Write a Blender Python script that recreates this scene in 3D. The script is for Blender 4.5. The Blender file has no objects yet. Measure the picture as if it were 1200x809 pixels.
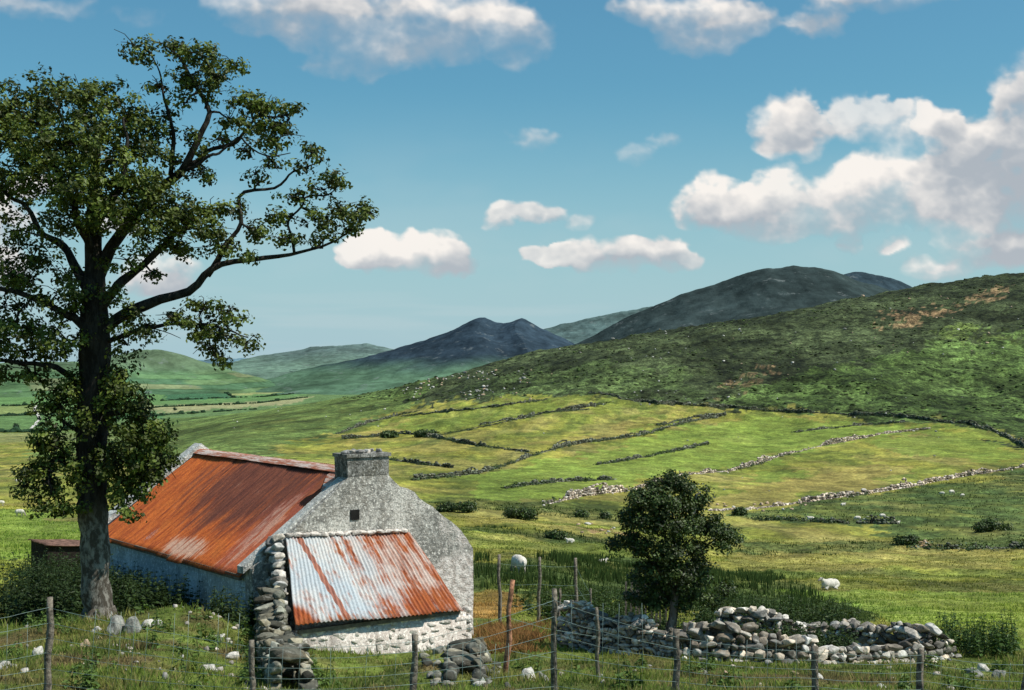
import bpy, math, random
import numpy as np
from mathutils import Vector, Matrix

R = random.Random(7)
NR = np.random.default_rng(11)
SC = bpy.context.scene
COL = SC.collection
F = 1667.0            # focal length in photo pixels (photo 1200 px wide)
HY = 420.0            # level line of the eye

# ------------------------------------------------------------------ numeric noise
def _h(ix, iy, s):
    s = int(round(float(s)))
    n = (ix * 374761393 + iy * 668265263 + s * 974634777) & 0x7fffffff
    n = ((n ^ (n >> 13)) * 1274126177) & 0x7fffffff
    n = (n ^ (n >> 16)) & 0xffff
    return n / 65535.0 * 2 - 1
def vn(x, y, s=0):
    x = np.asarray(x, float); y = np.asarray(y, float)
    ix = np.floor(x).astype(np.int64); iy = np.floor(y).astype(np.int64)
    fx = x - ix; fy = y - iy
    fx = fx * fx * fx * (fx * (fx * 6 - 15) + 10); fy = fy * fy * fy * (fy * (fy * 6 - 15) + 10)
    a = _h(ix, iy, s); b = _h(ix + 1, iy, s); c = _h(ix, iy + 1, s); d = _h(ix + 1, iy + 1, s)
    return (a + (b - a) * fx) * (1 - fy) + (c + (d - c) * fx) * fy
def fbm(x, y, o=4, s=0):
    t = 0; a = 1; n = 0
    x = np.asarray(x, float); y = np.asarray(y, float)
    for k in range(o):
        t = t + a * vn(x, y, s + k * 17); n += a; a *= .5
        x, y = x * 1.9 + y * .6 + 3.1, y * 1.9 - x * .6 + 7.7
    return t / n
def sst(a, b, x):
    t = np.clip((np.asarray(x, float) - a) / (b - a), 0, 1); return t * t * (3 - 2 * t)

# ------------------------------------------------------------------ mesh helpers
def mk(name, V, faces, mat=None, parent=None, col=None, smooth=True, loc=None, link=True):
    """faces: list of (n,k) int arrays. One mesh object."""
    V = np.asarray(V, np.float32).reshape(-1, 3)
    me = bpy.data.meshes.new(name)
    me.vertices.add(len(V)); me.vertices.foreach_set('co', V.ravel())
    fl = [np.asarray(f, np.int32) for f in faces if len(f)]
    loops = np.concatenate([f.ravel() for f in fl])
    tot = np.concatenate([np.full(len(f), f.shape[1], np.int32) for f in fl])
    st = np.concatenate([[0], np.cumsum(tot)[:-1]]).astype(np.int32)
    me.loops.add(len(loops)); me.loops.foreach_set('vertex_index', loops)
    me.polygons.add(len(tot)); me.polygons.foreach_set('loop_start', st); me.polygons.foreach_set('loop_total', tot)
    me.polygons.foreach_set('use_smooth', np.full(len(tot), smooth, bool))
    if col is not None:
        c = np.asarray(col, np.float32)
        if c.shape[1] == 3: c = np.concatenate([c, np.ones((len(c), 1), np.float32)], 1)
        at = me.color_attributes.new('Col', 'FLOAT_COLOR', 'POINT'); at.data.foreach_set('color', c.ravel())
    me.update(calc_edges=True); me.validate()
    if mat: me.materials.append(mat)
    o = bpy.data.objects.new(name, me)
    if link: COL.objects.link(o)
    if parent: o.parent = parent
    if loc is not None: o.location = loc
    return o
class MB:
    def __init__(s): s.V = []; s.F = {}; s.C = []; s.n = 0
    def add(s, V, faces, col=(1, 1, 1)):
        V = np.asarray(V, float).reshape(-1, 3)
        for f in faces:
            f = np.asarray(f, int)
            if len(f): s.F.setdefault(f.shape[1], []).append(f + s.n)
        s.V.append(V); c = np.asarray(col, float)
        s.C.append(np.broadcast_to(c, (len(V), 3)) if c.ndim == 1 else c); s.n += len(V)
    def build(s, name, mat, parent=None, smooth=True, loc=None):
        return mk(name, np.concatenate(s.V), [np.concatenate(f) for f in s.F.values()], mat, parent, np.concatenate(s.C), smooth, loc)
    def box(s, lo, hi, col=(1, 1, 1), M=None):
        x0, y0, z0 = lo; x1, y1, z1 = hi
        V = np.array([(x0,y0,z0),(x1,y0,z0),(x1,y1,z0),(x0,y1,z0),(x0,y0,z1),(x1,y0,z1),(x1,y1,z1),(x0,y1,z1)], float)
        if M is not None: V = V @ np.array(M)[:3, :3].T + np.array(M)[:3, 3]
        s.add(V, [[(0,3,2,1),(4,5,6,7),(0,1,5,4),(1,2,6,5),(2,3,7,6),(3,0,4,7)]], col)
    def tube(s, pts, rad, n=8, col=(1, 1, 1), rough=0, seed=0):
        P = np.asarray(pts, float); rad = np.broadcast_to(np.asarray(rad, float), (len(P),))
        T = np.gradient(P, axis=0); T /= np.linalg.norm(T, axis=1)[:, None] + 1e-9
        up = np.array([0, 1, 0.]) if abs(T[0][1]) < .9 else np.array([1, 0, 0.])
        a = np.linspace(0, 2 * np.pi, n, endpoint=False); rows = []
        for i in range(len(P)):
            u = up - T[i] * (up @ T[i]); u /= np.linalg.norm(u) + 1e-9; up = u
            w = np.cross(T[i], u); rr = rad[i] * (1 + rough * vn(np.cos(a) * 1.3 + 5, np.full(n, i * .6) + np.sin(a) * 1.3, seed))
            rows.append(P[i] + rr[:, None] * (np.cos(a)[:, None] * u + np.sin(a)[:, None] * w))
        V = np.concatenate(rows + [P[:1], P[-1:]]); m = len(P)
        q = [(i * n + j, i * n + (j + 1) % n, (i + 1) * n + (j + 1) % n, (i + 1) * n + j) for i in range(m - 1) for j in range(n)]
        t = [(m * n, (j + 1) % n, j) for j in range(n)] + [(m * n + 1, (m - 1) * n + j, (m - 1) * n + (j + 1) % n) for j in range(n)]
        s.add(V, [q, t], col)
def grid_faces(nr, nc):
    i = np.arange(nr - 1)[:, None] * nc + np.arange(nc - 1)[None, :]
    return np.stack([i, i + 1, i + nc + 1, i + nc], -1).reshape(-1, 4)
def tag(o, label=None, cat=None, group=None, kind=None):
    if label: o['label'] = label
    if cat: o['category'] = cat
    if group: o['group'] = group
    if kind: o['kind'] = kind
    return o
def empty(name, loc, rz=0):
    o = bpy.data.objects.new(name, None); COL.objects.link(o); o.location = loc; o.rotation_euler = (0, 0, rz); o.empty_display_size = .3
    return o
def curve_pts(pts, n):
    """smooth resample of a polyline (rows of any dimension)"""
    P = np.asarray(pts, float); m = len(P)
    t = np.linspace(0, m - 1, n); i = np.clip(t.astype(int), 0, m - 2); f = (t - i)[:, None]
    Pe = np.concatenate([2 * P[:1] - P[1:2], P, 2 * P[-1:] - P[-2:-1]])
    a, b, c, d = Pe[i], Pe[i + 1], Pe[i + 2], Pe[i + 3]
    return .5 * (2 * b + (c - a) * f + (2 * a - 5 * b + 4 * c - d) * f ** 2 + (3 * b - a - 3 * c + d) * f ** 3)

# ------------------------------------------------------------------ node helpers
def newmat(name):
    m = bpy.data.materials.new(name); m.use_nodes = True
    nt = m.node_tree; nt.nodes.clear()
    return m, nt
class NT:
    def __init__(s, nt): s.nt = nt
    def n(s, t, ins=None, **kw):
        x = s.nt.nodes.new(t)
        for k, v in kw.items(): setattr(x, k, v)
        for k, v in (ins or {}).items():
            if hasattr(v, 'is_linked') or isinstance(v, bpy.types.NodeSocket): s.nt.links.new(v, x.inputs[k])
            else: x.inputs[k].default_value = v
        return x
    def math(s, op, a, b=0.0, c=0.0, clamp=False):
        return s.n('ShaderNodeMath', {0: a, 1: b, 2: c}, operation=op, use_clamp=clamp).outputs[0]
    def noise(s, vec, scale, detail=4, rough=.55, dist=0):
        return s.n('ShaderNodeTexNoise', {'Vector': vec, 'Scale': scale, 'Detail': detail, 'Roughness': rough, 'Distortion': dist}).outputs['Fac']
    def mapr(s, v, a, b, c=0.0, d=1.0):
        return s.n('ShaderNodeMapRange', {'Value': v, 'From Min': a, 'From Max': b, 'To Min': c, 'To Max': d}, interpolation_type='SMOOTHSTEP').outputs[0]
    def mix(s, f, a, b, mode='MIX'):
        x = s.n('ShaderNodeMix', data_type='RGBA', blend_type=mode, clamp_factor=True)
        for k, v in ((0, f), (6, a), (7, b)):
            if isinstance(v, bpy.types.NodeSocket): s.nt.links.new(v, x.inputs[k])
            else: x.inputs[k].default_value = v if k == 0 else (tuple(v) + (1,))[:4]
        return x.outputs[2]
    def mapping(s, vec, scale=(1, 1, 1), loc=(0, 0, 0), rot=(0, 0, 0)):
        return s.n('ShaderNodeMapping', {'Vector': vec, 'Scale': scale, 'Location': loc, 'Rotation': rot}).outputs[0]
    def obj(s): return s.n('ShaderNodeTexCoord').outputs['Object']
    def pos(s): return s.n('ShaderNodeNewGeometry').outputs['Position']
    def attr(s): return s.n('ShaderNodeAttribute', attribute_name='Col').outputs['Color']
    def bump(s, h, strength=.5, dist=.02):
        return s.n('ShaderNodeBump', {'Height': h, 'Strength': strength, 'Distance': dist}).outputs[0]
    def out(s, col, rough=.9, bump=None, spec=.2, metal=0.0, sheen=0):
        b = s.n('ShaderNodeBsdfPrincipled', {'Base Color': col if isinstance(col, bpy.types.NodeSocket) else (tuple(col) + (1,))[:4], 'Roughness': rough, 'Specular IOR Level': spec, 'Metallic': metal})
        if bump is not None: s.nt.links.new(bump, b.inputs['Normal'])
        s.nt.links.new(b.outputs[0], s.n('ShaderNodeOutputMaterial').inputs[0])
        return b
MAT = {}
def simple(name, c, rough=.9, scale=8, amt=.35, bumpd=.01, attr=False, spec=.2):
    m, nt = newmat(name); t = NT(nt); v = t.obj()
    base = t.attr() if attr else c
    f = t.mapr(t.noise(v, scale, 5, .6), .3, .7, 1 - amt, 1 + amt)
    g = t.n('ShaderNodeCombineColor', {0: f, 1: f, 2: f}).outputs[0]
    colr = t.mix(1.0, base, g, 'MULTIPLY')
    t.out(colr, rough, t.bump(t.noise(v, scale * 3, 4), .6, bumpd), spec)
    MAT[name] = m; return m

# ------------------------------------------------------------------ terrain
XS = [-1500, -200, 120, 300, 450, 600, 750, 900, 1050, 1200, 1500, 2700]
DS = [2,    5,   8,  11,  14,  16,  19,  23,  28,  33,  40,  50,  65,  85, 110, 150, 200, 270, 350, 450, 600, 800, 1000, 1200, 1500, 2000, 3000, 5000, 9000, 20000]
near = [-1.6, -1.85, -2.25, -2.8]
YT = {  # screen rows at each depth from 14 m on
 -200: [838,815,790,765,738,714,692,656,636,618,602,588,573,560,549,540,529,519,511,504,497,484,466,448,433,427],
 120:  [832,811,788,764,739,715,690,655,634,616,601,587,572,558,547,537,526,516,508,501,495,483,465,448,433,427],
 300:  [832,812,795,776,754,730,720,700,670,645,625,600,577,555,537,520,502,490,483,482,486,482,464,448,433,427],
 450:  [834,816,800,787,772,745,722,698,667,646,630,608,586,562,541,520,492,468,459,462,470,472,462,448,433,427],
 600:  [836,818,803,791,775,744,722,697,666,650,637,618,597,570,541,510,474,437,424,430,445,455,455,446,433,427],
 750:  [838,820,806,795,777,755,735,714,690,672,655,630,604,573,543,510,470,420,395,400,420,438,446,440,432,427],
 900:  [838,822,808,797,780,762,742,724,704,685,666,640,612,580,549,514,470,405,376,374,395,415,430,436,432,427],
 1050: [840,824,810,799,783,766,746,727,707,687,667,639,610,576,545,511,466,392,353,346,370,400,425,434,432,427],
 1200: [840,825,811,800,785,770,750,731,711,689,667,638,608,573,542,510,462,385,335,324,350,390,420,434,432,427],
 1500: [840,825,812,801,786,772,752,733,713,690,668,638,606,570,538,500,440,365,318,305,330,370,415,434,432,427],
}
YT[-1500] = YT[-200]; YT[2700] = YT[1500]
ZT = np.array([near + [-(y - HY) / F * d for y, d in zip(YT[x], DS[4:])] for x in XS])
def hermite(xk, Y, x):
    """Y (n,...) at knots xk evaluated at x, monotone-limited"""
    xk = np.asarray(xk, float); h = np.diff(xk); d = np.diff(Y, axis=0) / h.reshape(-1, *[1] * (Y.ndim - 1))
    m = np.zeros_like(Y); m[0] = d[0]; m[-1] = d[-1]
    w1 = (2 * h[1:] + h[:-1]).reshape(-1, *[1] * (Y.ndim - 1)); w2 = (h[1:] + 2 * h[:-1]).reshape(-1, *[1] * (Y.ndim - 1))
    ok = d[1:] * d[:-1] > 0
    with np.errstate(all='ignore'):
        hm = (w1 + w2) / (w1 / d[:-1] + w2 / d[1:])
    m[1:-1] = np.where(ok, np.nan_to_num(hm), 0)
    i = np.clip(np.searchsorted(xk, x) - 1, 0, len(xk) - 2); hh = h[i]; t = (x - xk[i]) / hh
    sh = (-1, *[1] * (Y.ndim - 1)); t = np.clip(t, 0, 1).reshape(sh); hh = hh.reshape(sh)
    return ((1 + 2 * t) * (1 - t) ** 2) * Y[i] + t * (1 - t) ** 2 * hh * m[i] + t * t * (3 - 2 * t) * Y[i + 1] + t * t * (t - 1) * hh * m[i + 1]
GX = np.linspace(-1500, 2700, 421); GL = np.linspace(math.log(2), math.log(20000), 700)
_a = hermite(XS, ZT, GX)                                   # (421, nD)
GZ = hermite(np.log(DS), _a.T.copy(), GL).T                # (421, 700)
def bilin(px, D):
    u = np.clip((px + 1500) / 10, 0, 419.999); v = np.clip((np.log(np.maximum(D, 2)) - GL[0]) / (GL[1] - GL[0]), 0, 698.999)
    i = u.astype(int); j = v.astype(int); fu = u - i; fv = v - j
    return (GZ[i, j] * (1 - fu) + GZ[i + 1, j] * fu) * (1 - fv) + (GZ[i, j + 1] * (1 - fu) + GZ[i + 1, j + 1] * fu) * fv
BUMPS = [(-5.6, 23.5, 1.6, 2.6, .30), (-5.3, 25.6, 1.2, 1.3, .34), (-8.9, 24.6, 2.2, 1.4, .22), (-6.3, 26.6, 1.2, 1.4, .35), (-8.0, 32.0, 1.6, 2.0, -.15), (-8.6, 26.0, 1.6, 1.2, .12),
         (-1.0, 20.0, .8, 1.6, .42), (1.9, 36.5, 1.1, .9, .30), (-2.4, 25.2, 2.4, 1.8, -.42), (-2.6, 20.5, 1.6, 3.2, -.20), (-1.5, 28.0, 2.0, 1.2, -.10), (9.5, 26.5, 2.2, 1.0, .15)]
def tz(X, Y):
    X = np.asarray(X, float); Y = np.asarray(Y, float)
    px = 600 + F * X / np.maximum(Y, 12)
    z = bilin(px, Y)
    z = z + np.where(Y < 2, np.clip(-(Y - 2) * .12, 0, 80), 0)
    D = np.hypot(X, Y)
    z = z + .05 * fbm(X * 1.1, Y * 1.1, 3, 1) + .13 * fbm(X / 3.2, Y / 3.2, 3, 2) * sst(8, 16, D)
    z = z + .8 * fbm(X / 26, Y / 26, 3, 3) * sst(45, 130, D)
    z = z + (.30 * fbm(X / 4.5, Y / 8, 4, 8) + .16 * np.abs(fbm(X / 2.2, Y / 4, 3, 9))) * sst(38, 90, D) * (1 - sst(900, 1500, D))
    hill = sst(380, 620, Y) * sst(330, 520, px) * (1 - sst(1100, 1500, Y))
    r = fbm(X / 70, Y / 110, 5, 4)
    z = z + hill * (5.5 * r + 2.6 * np.abs(fbm(X / 22, Y / 30, 4, 5)) + 1.5 * fbm(X / 8, Y / 11, 4, 7))
    z = z + 3.5 * fbm(X / 160, Y / 160, 3, 6) * sst(600, 1500, D) * (1 - hill)
    for bx, by, sx, sy, a in BUMPS: z = z + a * np.exp(-((X - bx) / sx) ** 2 - ((Y - by) / sy) ** 2)
    return z
def tz1(x, y): return float(tz(np.array([x]), np.array([y]))[0])
def W(px, py, D): return np.array([(px - 600) / F * D, D, (HY - py) / F * D])
RD = np.geomspace(13, 9000, 1000)
def at(px, py, dmin=13):
    zt = tz((px - 600) / F * RD, RD); zr = (HY - py) / F * RD
    k = np.nonzero((zt >= zr) & (RD >= dmin))[0]
    i = int(k[0]) if len(k) else int(np.argmax(np.where(RD > dmin, (zt - zr) / RD, -9)))
    d = RD[i]; z = zt[i]
    if len(k) and i > 0 and RD[i - 1] >= dmin and zt[i - 1] < zr[i - 1]:
        e0 = zr[i - 1] - zt[i - 1]; e1 = zt[i] - zr[i]; f = e0 / (e0 + e1 + 1e-9); d = RD[i - 1] + (RD[i] - RD[i - 1]) * f; z = zt[i - 1] + (zt[i] - zt[i - 1]) * f
    return np.array([(px - 600) / F * d, d, z])
def poly_world(pts, dmin=13, step=18, close=True):
    out = []
    n = len(pts)
    for i in range(n if close else n - 1):
        a, b = np.array(pts[i], float), np.array(pts[(i + 1) % n], float)
        m = max(1, int(np.linalg.norm(b - a) / step))
        for k in range(m): out.append(at(*(a + (b - a) * k / m), dmin)[:2])
    if not close: out.append(at(*pts[-1], dmin)[:2])
    return np.array(out)
def inside(P, X, Y):
    r = np.zeros(X.shape, bool); n = len(P)
    lo = P.min(0); hi = P.max(0); sel = (X >= lo[0]) & (X <= hi[0]) & (Y >= lo[1]) & (Y <= hi[1])
    x = X[sel]; y = Y[sel]; q = np.zeros(x.shape, bool)
    for i in range(n):
        x0, y0 = P[i]; x1, y1 = P[(i + 1) % n]
        if y0 == y1: continue
        c = ((y0 > y) != (y1 > y)) & (x < (x1 - x0) * (y - y0) / (y1 - y0) + x0); q ^= c
    r[sel] = q; return r

PASTURE = np.array([.265, .250, .048]); LUSH = np.array([.140, .195, .034]); RUSH = np.array([.046, .074, .023])
HEATH = np.array([.040, .052, .022]); BRACK = np.array([.076, .120, .031]); DRY = np.array([.310, .245, .075]); EARTH = np.array([.30, .19, .10])
ZONES = [  # photo outline, colour, strength, jitter of the edge in metres at 100 m
 ('heath', [(405,470),(440,469),(480,470),(560,468),(640,464),(690,462),(734,468),(800,475),(896,482),(1008,488),(1104,495),(1156,503),(1190,519),(1240,530),(1500,1700),(1240,1700),(1000,1700),(800,1700),(600,1700),(430,1500),(400,1200)], HEATH, 1),
 ('brack', [(835,474),(870,452),(905,440),(960,432),(1030,422),(1100,408),(1160,398),(1240,380),(1240,505),(1200,520),(1156,502),(1104,494),(1008,487),(896,481)], BRACK, .9),
 ('brack', [(520,462),(600,440),(690,425),(760,430),(800,440),(820,468),(735,466),(690,460),(600,466)], BRACK, .35),
 ('brack', [(1100,392),(1130,384),(1175,388),(1160,398),(1110,400)], LUSH, .35),
 ('flank', [(60,540),(190,546),(300,542),(370,516),(430,494),(490,474),(500,1500),(380,1500),(200,1500),(60,1300)], np.array([.082, .122, .034]), .95),
 ('rush', [(850,606),(905,598),(960,588),(1030,578),(1115,564),(1240,545),(1240,642),(1070,642),(1050,626),(1020,615),(930,613)], RUSH * 1.25, .9),
 ('rush', [(855,642),(900,637),(950,640),(1010,634),(1058,636),(1058,645),(990,650),(930,654),(870,652)], RUSH, .75),
 ('rush', [(556,652),(600,660),(660,652),(720,650),(830,664),(905,672),(960,700),(1010,722),(960,735),(800,715),(650,700),(556,690)], RUSH, .9),
 ('rush', [(500,590),(560,596),(640,604),(700,612),(760,610),(740,600),(640,592),(560,586)], RUSH, .7),
 ('rush', [(555,615),(640,622),(720,632),(700,640),(610,630),(555,622)], RUSH, .7),
 ('lush', [(560,556),(630,540),(720,522),(800,500),(900,488),(1040,494),(1100,500),(1000,514),(900,540),(800,555),(700,572),(620,590),(560,590)], LUSH * 1.25, .75),
 ('lush', [(1010,516),(1090,503),(1140,500),(1210,528),(1210,545),(1100,540),(1040,530)], LUSH, .7),
 ('lush', [(870,560),(930,548),(960,556),(900,566)], LUSH, .7),
 ('lush', [(430,500),(500,484),(560,472),(640,466),(700,462),(640,484),(560,498),(500,508)], LUSH * 1.3, .4),
 ('dry', [(800,590),(870,572),(950,560),(1010,545),(1080,545),(1010,575),(900,594),(830,597)], DRY, .6),
 ('dry', [(640,520),(720,500),(800,486),(840,484),(780,500),(700,520)], DRY, .45),
 ('dry', [(380,512),(440,500),(480,492),(460,508),(420,516)], DRY, .5),
 ('dry', [(760,665),(900,650),(1060,648),(1200,650),(1200,668),(1000,668),(860,668)], DRY, .35),
 ('lush', [(870,690),(1000,690),(1240,700),(1240,760),(1100,745),(1010,722),(960,705)], LUSH * 1.35, .6),
 ('earth', [(1032,385),(1040,372),(1062,362),(1066,368),(1055,380),(1040,388)], EARTH, .6),
 ('earth', [(1084,360),(1100,361),(1114,370),(1108,375),(1092,370)], EARTH, .7),
 ('earth', [(1108,357),(1140,347),(1175,334),(1182,339),(1150,352),(1115,360)], EARTH, .55),
 ('earth', [(846,464),(862,450),(880,435),(892,431),(884,444),(868,456),(855,466)], EARTH, .4),
 ('earth', [(680,617),(720,620),(728,624),(700,625),(682,622)], EARTH, .75),
 ('earth', [(1078,634),(1098,633),(1102,640),(1080,641)], EARTH, .8),
 ('bracken', [(548,712),(565,698),(600,690),(630,696),(652,708),(640,722),(612,728),(575,726)], np.array([.30, .16, .05]), .8),
 # lowland fields far down the valley
 ('f', [(-60,452),(60,455),(150,452),(230,446),(300,455),(360,462),(300,470),(150,476),(-60,474)], np.array([.11,.21,.07]), .85),
 ('f', [(190,462),(260,458),(280,466),(200,470)], np.array([.045,.12,.06]), .9),
 ('f', [(250,456),(300,453),(340,460),(275,464)], np.array([.28,.30,.12]), .85),
 ('f', [(150,478),(230,474),(320,470),(370,464),(340,474),(250,480),(160,486)], np.array([.31,.29,.15]), .8),
 ('f', [(-60,478),(20,476),(60,474),(60,484),(-60,488)], np.array([.20,.24,.08]), .8),
 ('f', [(60,486),(130,482),(190,480),(190,490),(90,494)], np.array([.07,.17,.06]), .8),
 ('f', [(-60,490),(30,488),(80,488),(80,502),(-60,506)], np.array([.10,.18,.06]), .8),
 ('f', [(-60,508),(60,508),(120,506),(120,516),(-60,520)], np.array([.20,.22,.10]), .55),
 ('f', [(-60,450),(-10,446),(60,446),(120,450),(60,456),(-60,458)], np.array([.05,.12,.05]), .8),
 ('lush', [(-60,600),(0,595),(60,606),(130,612),(100,655),(-60,660)], LUSH * 1.35, .8),
]
for z_ in ZONES: pass
def flank_poly(p):                                   # lower edge as seen, upper edge given as distances
    lo = [q for q in p if q[1] < 800]; up = [q for q in p if q[1] > 800]
    return np.concatenate([poly_world(lo, 60, 18, False), np.array([[(x - 600) / F * d, d] for x, d in up])])
ZW = [(n, flank_poly(p) if n in ('flank', 'heath') else poly_world(p, 13 if n not in ('f',) else 700), c, a) for n, p, c, a in ZONES]
def tint(X, Y, mask=False):
    X = np.asarray(X, float); Y = np.asarray(Y, float); D = np.hypot(X, Y)
    j = np.clip(D / 100, .25, 8)
    wx = X + j * 2.6 * (fbm(X / 14, Y / 30, 3, 31) + .4 * fbm(X / 3, Y / 6, 3, 32)); wy = Y + j * 5.0 * (fbm(X / 14, Y / 30, 3, 37) + .4 * fbm(X / 3, Y / 6, 3, 38))
    c = np.zeros(X.shape + (3,)); c[:] = PASTURE
    m = sst(-.2, .3, fbm(X / 26, Y / 40, 5, 41))[..., None]; c = c * (1 - m * .55) + LUSH * m * .55
    m = sst(.05, .4, fbm(X / 7 + 4, Y / 16, 5, 45))[..., None]; c = c * (1 - m * .45) + np.array([.070, .095, .026]) * m * .45
    m = sst(.0, .4, fbm(X / 12, Y / 22, 5, 43))[..., None]; c = c * (1 - m * .5) + DRY * m * .5
    lm = sst(40, 80, D)[..., None]
    m = lm * sst(.02, .4, fbm(X / 5, Y / 20, 5, 62))[..., None]; c = c * (1 - m * .5) + np.array([.062, .092, .024]) * m * .5
    m = lm * sst(.08, .45, fbm(X / 9 + 7, Y / 34, 5, 63))[..., None]; c = c * (1 - m * .6) + np.array([.265, .225, .075]) * m * .6
    m = lm * sst(.12, .3, fbm(X / 2.6 + 3, Y / 9, 4, 64))[..., None]; c = c * (1 - m * .4) + np.array([.045, .068, .020]) * m * .4
    nearg = (1 - sst(30, 48, D))[..., None]; c = c * (1 - nearg) + nearg * (np.array([.135, .175, .036]))
    m = nearg * sst(.0, .45, fbm(X / 1.3, Y / 1.3, 4, 47))[..., None]; c = c * (1 - m * .5) + np.array([.20, .155, .06]) * m * .55
    m = nearg * sst(.05, .4, fbm(X / 2.1 + 9, Y / 2.1, 4, 48))[..., None]; c = c * (1 - m * .6) + np.array([.065, .085, .024]) * m * .6
    m = nearg * sst(.12, .38, fbm(X / .9 + 5, Y / .9, 4, 49))[..., None] * sst(30, 24, D)[..., None]; c = c * (1 - m * .7) + np.array([.15, .095, .055]) * m * .7
    low = sst(900, 1400, Y)[..., None]; c = c * (1 - low) + low * np.array([.115, .185, .070])
    hv = (.50 + .55 * sst(-.3, .3, fbm(X / 16, Y / 45, 5, 61)) + .55 * sst(-.25, .25, fbm(X / 60, Y / 130, 3, 66)) + .25 * fbm(X / 4, Y / 12, 3, 65))[..., None]
    ro = .30 * np.ones(X.shape)
    for n, P, zc, a in ZW:
        k = inside(P, wx, wy).astype(float)
        lo_ = {'flank': .88, 'brack': .7, 'rush': .68}.get(n, .45)
        if n in ('rush', 'flank', 'brack', 'bracken'): k *= lo_ + (1 - lo_) * sst(-.3, .3, fbm(X / (2.5 * 2), Y / (4 * 2), 4, 51))
        if n == 'earth': k *= sst(-.32, .0, fbm(X / 2.6, Y / 6, 4, 53))
        zz = zc * hv if n in ('heath', 'brack', 'flank') else zc
        c = c * (1 - (k * a)[..., None]) + zz * (k * a)[..., None]
        ro = np.maximum(ro, k * {'heath': 1.0, 'brack': .5, 'flank': .6, 'rush': .7}.get(n, 0))
    return np.concatenate([c, ro[..., None]], -1) if mask else c

def rows_D():
    a = np.concatenate([[-3000, -900, -300, -100, -40, -15, -5, 0], np.linspace(2, 11, 12)[:-1], np.geomspace(11, 1500, 560)[:-1], np.geomspace(1500, 20000, 90)])
    return a
def cols_u():
    c = np.linspace(-.42, .42, 600)
    o = np.geomspace(.02, 1.6, 50)
    return np.concatenate([-.42 - o[::-1], c, .42 + o])
_D = rows_D(); _U = cols_u()
Yg = np.repeat(_D[:, None], len(_U), 1); Xg = _U[None, :] * np.sqrt(_D ** 2 + 64)[:, None]
Zg = tz(Xg, Yg)
Cg = tint(Xg, Yg, True)

m, nt = newmat('ground_turf'); t = NT(nt); p = t.pos()
c = t.attr()
n1 = t.noise(p, 1.6, 6, .65); n2 = t.noise(p, .16, 6, .65); n3 = t.noise(p, 7, 4, .6); n4 = t.noise(t.mapping(p, (.035, .02, .03)), 1, 8, .7)
f = t.math('MULTIPLY', t.mapr(n1, .3, .7, .62, 1.38), t.mapr(n2, .3, .7, .70, 1.30))
f = t.math('MULTIPLY', f, t.mapr(n4, .3, .7, .70, 1.30)); f = t.math('MULTIPLY', f, t.mapr(n3, .3, .7, .75, 1.25))
c2 = t.mix(1.0, c, t.n('ShaderNodeCombineColor', {0: f, 1: f, 2: f}).outputs[0], 'MULTIPLY')
ra = t.n('ShaderNodeAttribute', attribute_name='Col').outputs['Alpha']
r1 = t.mapr(t.noise(t.mapping(p, (.16, .10, .16)), 1, 9, .78), .40, .60, .42, 1.62); r2 = t.mapr(t.noise(t.mapping(p, (.75, .42, .75)), 1, 6, .75), .38, .62, .5, 1.5)
rr_ = t.math('ADD', 1.0, t.math('MULTIPLY', t.math('SUBTRACT', t.math('MULTIPLY', r1, r2), 1.0), ra)); rr_ = t.math('MAXIMUM', rr_, .25)
c2 = t.mix(1.0, c2, t.n('ShaderNodeCombineColor', {0: rr_, 1: rr_, 2: rr_}).outputs[0], 'MULTIPLY')
hue = t.mapr(t.noise(p, .5, 5, .6), .52, .75); c2 = t.mix(t.math('MULTIPLY', hue, .35), c2, t.mix(1.0, c2, (1.5, 1.12, .9), 'MULTIPLY'))
hgt = t.math('ADD', t.math('MULTIPLY', n1, .5), t.math('ADD', t.math('MULTIPLY', n3, .12), t.math('MULTIPLY', n2, 3.0)))
t.out(c2, .95, t.bump(hgt, .9, .35), .1); MAT['ground'] = m
g = mk('ground', np.stack([Xg, Yg, Zg], -1).reshape(-1, 3), [grid_faces(*Xg.shape)], m, None, Cg.reshape(-1, 4))
tag(g, kind='structure')

# ------------------------------------------------------------------ mountains
m, nt = newmat('shaded_hazy_heath'); t = NT(nt); p = t.pos()  # heather tones with cloud shadow and distance haze mixed into the vertex colours
c = t.attr(); n1 = t.noise(t.mapping(p, (.004, .004, .006)), 1, 8, .62); n2 = t.noise(t.mapping(p, (.03, .02, .03)), 1, 6, .65)
f = t.math('MULTIPLY', t.mapr(n1, .3, .7, .68, 1.32), t.mapr(n2, .3, .7, .72, 1.28))
c2 = t.mix(1.0, c, t.n('ShaderNodeCombineColor', {0: f, 1: f, 2: f}).outputs[0], 'MULTIPLY')
scr = t.mapr(t.noise(t.mapping(p, (.022, .015, .022)), 1, 7, .75), .57, .66)
c2 = t.mix(t.math('MULTIPLY', scr, .42), c2, (.20, .22, .22))
t.out(c2, 1, t.bump(t.math('ADD', t.math('MULTIPLY', n1, 30.0), t.math('MULTIPLY', n2, 4.0)), .8, 1.0), 0); MAT['mtn'] = m
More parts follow.
